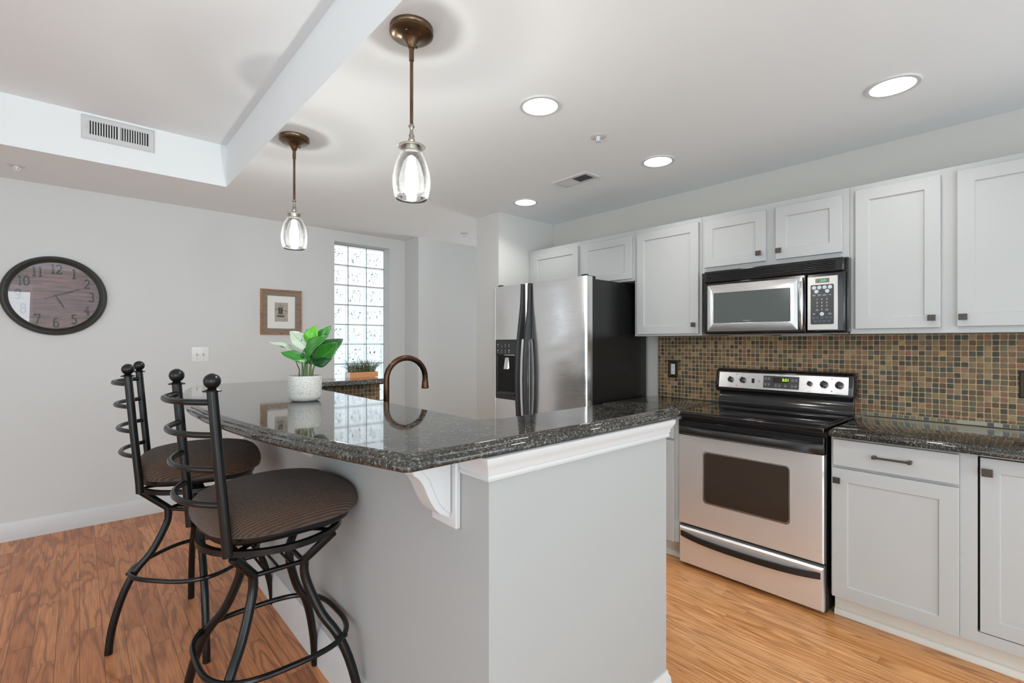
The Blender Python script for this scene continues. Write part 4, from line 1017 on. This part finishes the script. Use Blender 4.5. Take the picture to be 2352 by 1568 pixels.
for (a, c, r_, m) in (((674, 866), (664, 830), .0022, 'stemd'), ((681, 868), (680, 832), .0040, 'stem'), ((690, 868), (695, 800), .0046, 'stem'), ((698, 868), (703, 820), .0046, 'stem'), ((704, 868), (712, 832), .0032, 'stem'), ((692, 866), (676, 814), .0020, 'stemd'), ((686, 868), (690, 812), .0040, 'stem'), ((700, 866), (700, 790), .0030, 'stem')):
    ax_, az = px(*a); bx, bz = px(*c); b = MB()
    b.tube([pl(ax_, az - .012, 0), pl(ax_ * .95 + bx * .05, (az * .6 + bz * .4), .003), pl(bx, bz, .003)], [r_ * 1.15, r_, r_ * .6], 10); b.build('stem', M[m], t)

# planter of herbs on the ledge
t = thing('herb_planter', (1.45, 3.14, 1.0802), 'long copper-fronted planter of grey-green herbs by the window', 'plant')
b = MB(); X0p, X1p, Y0p, Y1p = 1.343, 1.544, 3.105, 3.185
b.rings([ringz(1.0804, X0p, X1p, Y0p, Y1p), ringz(1.1175, X0p, X1p, Y0p, Y1p), ringz(1.1175, X0p + .003, X1p - .003, Y0p + .003, Y1p - .003), ringz(1.108, X0p + .003, X1p - .003, Y0p + .003, Y1p - .003)]); b.build('box', [M['copper']], t)
b = MB(); b.box(X0p - .0015, X0p - .0002, Y0p - .0003, Y1p, 1.0804, 1.1178); b.build('end_panel', M['plate'], t)
for nm, mt_, cnt in (('herb_sprigs', 'herb', 170), ('herb_sprigs', 'herb2', 170)):
    b = MB()
    for k_ in range(cnt):
        x = random.uniform(X0p + .01, X1p - .01); y = random.uniform(Y0p + .012, Y1p - .012); u = (x - X0p) / (X1p - X0p)
        hgt = random.uniform(.04, .10) * (1.0 if mt_ == 'herb' else .8); lx = random.gauss(0, .022) + (.04 if u > .8 else (-.01 if u < .15 else 0)); ly = random.gauss(0, .015)
        p0 = Vector((x, y, 1.104)); p2 = Vector((x + lx, y + ly, 1.112 + hgt)); p1 = (p0 + p2) / 2 + Vector((-lx * .25, 0, .008))
        b.tube([p0, p1, p2], [.0008, .0007, .0004], 4)
        for q in range(9):
            f_ = .15 + .85 * q / 9; c = p0.lerp(p1, f_ * 2) if f_ < .5 else p1.lerp(p2, f_ * 2 - 1)
            a = random.uniform(0, 6.28); d = Vector((math.cos(a), math.sin(a), random.uniform(.1, .7))).normalized() * random.uniform(.006, .012); s_ = d.cross(Vector((0, 0, 1))).normalized() * .0020
            b.quad(c, c + d * .5 + s_, c + d, c + d * .5 - s_)
    o = b.build(nm, M[mt_], t)

# ------------------------------------------------------------------ bar stools
def superellipse(a, bb, n, N=48, f=1.0):
    out = []
    for i in range(N):
        th = 2 * math.pi * i / N; c, s_ = math.cos(th), math.sin(th)
        x = a * math.copysign(abs(c) ** (2 / n), c); y = bb * math.copysign(abs(s_) ** (2 / n), s_)
        y *= 1.0 + .06 * (x / a) * f       # slightly wider in front
        out.append((x, y))
    return out
def build_stool(loc, seat_yaw, base_yaw, label):
    t = thing('bar_stool', loc, label, 'stool', 'black iron bar stools at the bar', rz=0)
    def fin(b, name, mat, par=t, **k): 
        return b.build(name, mat, None, **k), par
    def put(b, name, mat, par=None, rz=0.0, **k):
        o = b.build(name, mat, None, **k); o.parent = par or t; o.rotation_euler = (0, 0, rz); return o
    rel = base_yaw - seat_yaw
    prof = [(.212, .672), (.160, .622), (.114, .578), (.113, .53), (.134, .47), (.174, .393), (.227, .328), (.268, .245), (.299, .14), (.313, .063), (.318, .002)]
    pc = [prof[0], prof[1]] + [tuple(p) for p in catmull([(.118, .60), prof[2]] + prof[3:] + [(.320, -.05)], 3)]
    for k_ in range(4):
        a = R(45 + 90 * k_); b = MB()
        b.tube([(r_ * math.cos(a), r_ * math.sin(a), z) for r_, z in pc], .0148, 14)
        put(b, 'leg', M['iron'], None, rel, angle=50)
    # platform between the knees
    b = MB(); q = .078
    cs_ = [(q, q), (-q, q), (-q, -q), (q, -q)]
    for i in range(4): b.tube([(*cs_[i], .572), (*cs_[(i + 1) % 4], .572)], .0085, 8)
    for v in (-.04, 0, .04): b.tube([(v, -q, .572), (v, q, .572)], .0045, 8)
    put(b, 'leg_platform', M['iron'], None, rel, angle=50)
    # foot ring
    b = MB(); b.tube([(x, y, .322) for x, y in superellipse(.222, .222, 3.0, 64, 0)], .0092, 10, closed=True)
    for k_ in range(4):
        a = R(45 + 90 * k_); b.tube([((.222) * math.cos(a), (.222) * math.sin(a), .322), (.262 * math.cos(a), .262 * math.sin(a), .322)], .006, 8)
    put(b, 'foot_ring', M['iron'], None, rel)
    # swivel ring (flat bar) and cross plate
    b = MB(); N = 56
    b.rings([[(r_ * math.cos(2 * math.pi * i / N), r_ * math.sin(2 * math.pi * i / N), z) for i in range(N)] for r_, z in ((.206, .680), (.224, .680), (.224, .698), (.206, .698))], False, False, loop=True)
    for a in (45, 135):
        d = Vector((math.cos(R(a)), math.sin(R(a)), 0)); b.tube([d * .215 + Vector((0, 0, .683)), d * -.215 + Vector((0, 0, .683))], .009, 8, flat=(1.4, .5))
    b.lathe([(.001, .680), (.055, .680), (.055, .712), (.001, .712)], (0, 0, 0), 24)
    put(b, 'swivel_ring', M['iron'], None, rel, angle=50)
    # seat frame
    b = MB(); S = lambda sc, z: [(x + .012, y, z) for x, y in superellipse(.212 * sc, .195 * sc, 3.0)]
    b.rings([S(.90, .712), S(1.0, .712), S(1.03, .720), S(1.03, .734), S(.90, .734)], False, False, loop=True)
    b.box(-.16, .18, -.02, .02, .7115, .7205); b.box(-.02, .02, -.18, .18, .7115, .7205)
    sf = put(b, 'seat_frame', M['iron'], None, 0, angle=50)
    # cushion
    b = MB(); lv = [(.93, .733), (1.02, .734), (1.085, .741), (1.125, .753), (1.145, .770), (1.14, .788), (1.11, .804), (1.05, .819), (.94, .832), (.78, .842), (.56, .849), (.30, .853), (.01, .855)]
    b.rings([[(x + .014, y, z - (.006 * max(0, (x / .21)) if z > .75 else 0)) for x, y in superellipse(.212 * s_, .197 * s_, 3.1 if s_ > .9 else (2.7 if s_ > .6 else 2.2))] for s_, z in lv])
    put(b, 'cushion', M['fabric'], None, 0, angle=70)
    # back posts with ball tops
    LEAN = .036
    for sgn in (-1, 1):
        y = sgn * .177; b = MB()
        b.tube([(-.196, y, .700), (-.198, y, .74), (-.199 - LEAN * .5, y, .96), (-.199 - LEAN, y, 1.184)], .0142, 16)
        post = put(b, 'back_post', M['iron'], None, 0, angle=50)
        b = MB(); tx = -.199 - LEAN
        b.lathe([(.001, 1.180), (.024, 1.181), (.0245, 1.184), (.014, 1.188), (.010, 1.191)], (tx, y, 0), 24); b.sphere((tx, y, 1.2105), .0222, 22)
        fo = b.build('finial', M['iron'], None, angle=60); fo.parent = post
    for k_, z in enumerate((.852, .955, 1.056, 1.150)):
        xx = -.199 - LEAN * (z - .74) / .444; b = MB(); pts = []
        for i in range(15):
            u = i / 14 * 2 - 1; pts.append((xx - .070 * (1 - abs(u) ** 2.2), .177 * u, z))
        b.tube(pts, .0090, 12); put(b, 'back_rung', M['iron'])
    t.rotation_euler = (0, 0, seat_yaw); return t
build_stool((.492, 1.775, 0), R(6.3), R(0), 'nearer black iron bar stool with brown waffle cushion at the bar')
build_stool((.408, 2.63, 0), R(-10), R(41.5), 'farther black iron bar stool with brown cushion, nearer the clock wall')
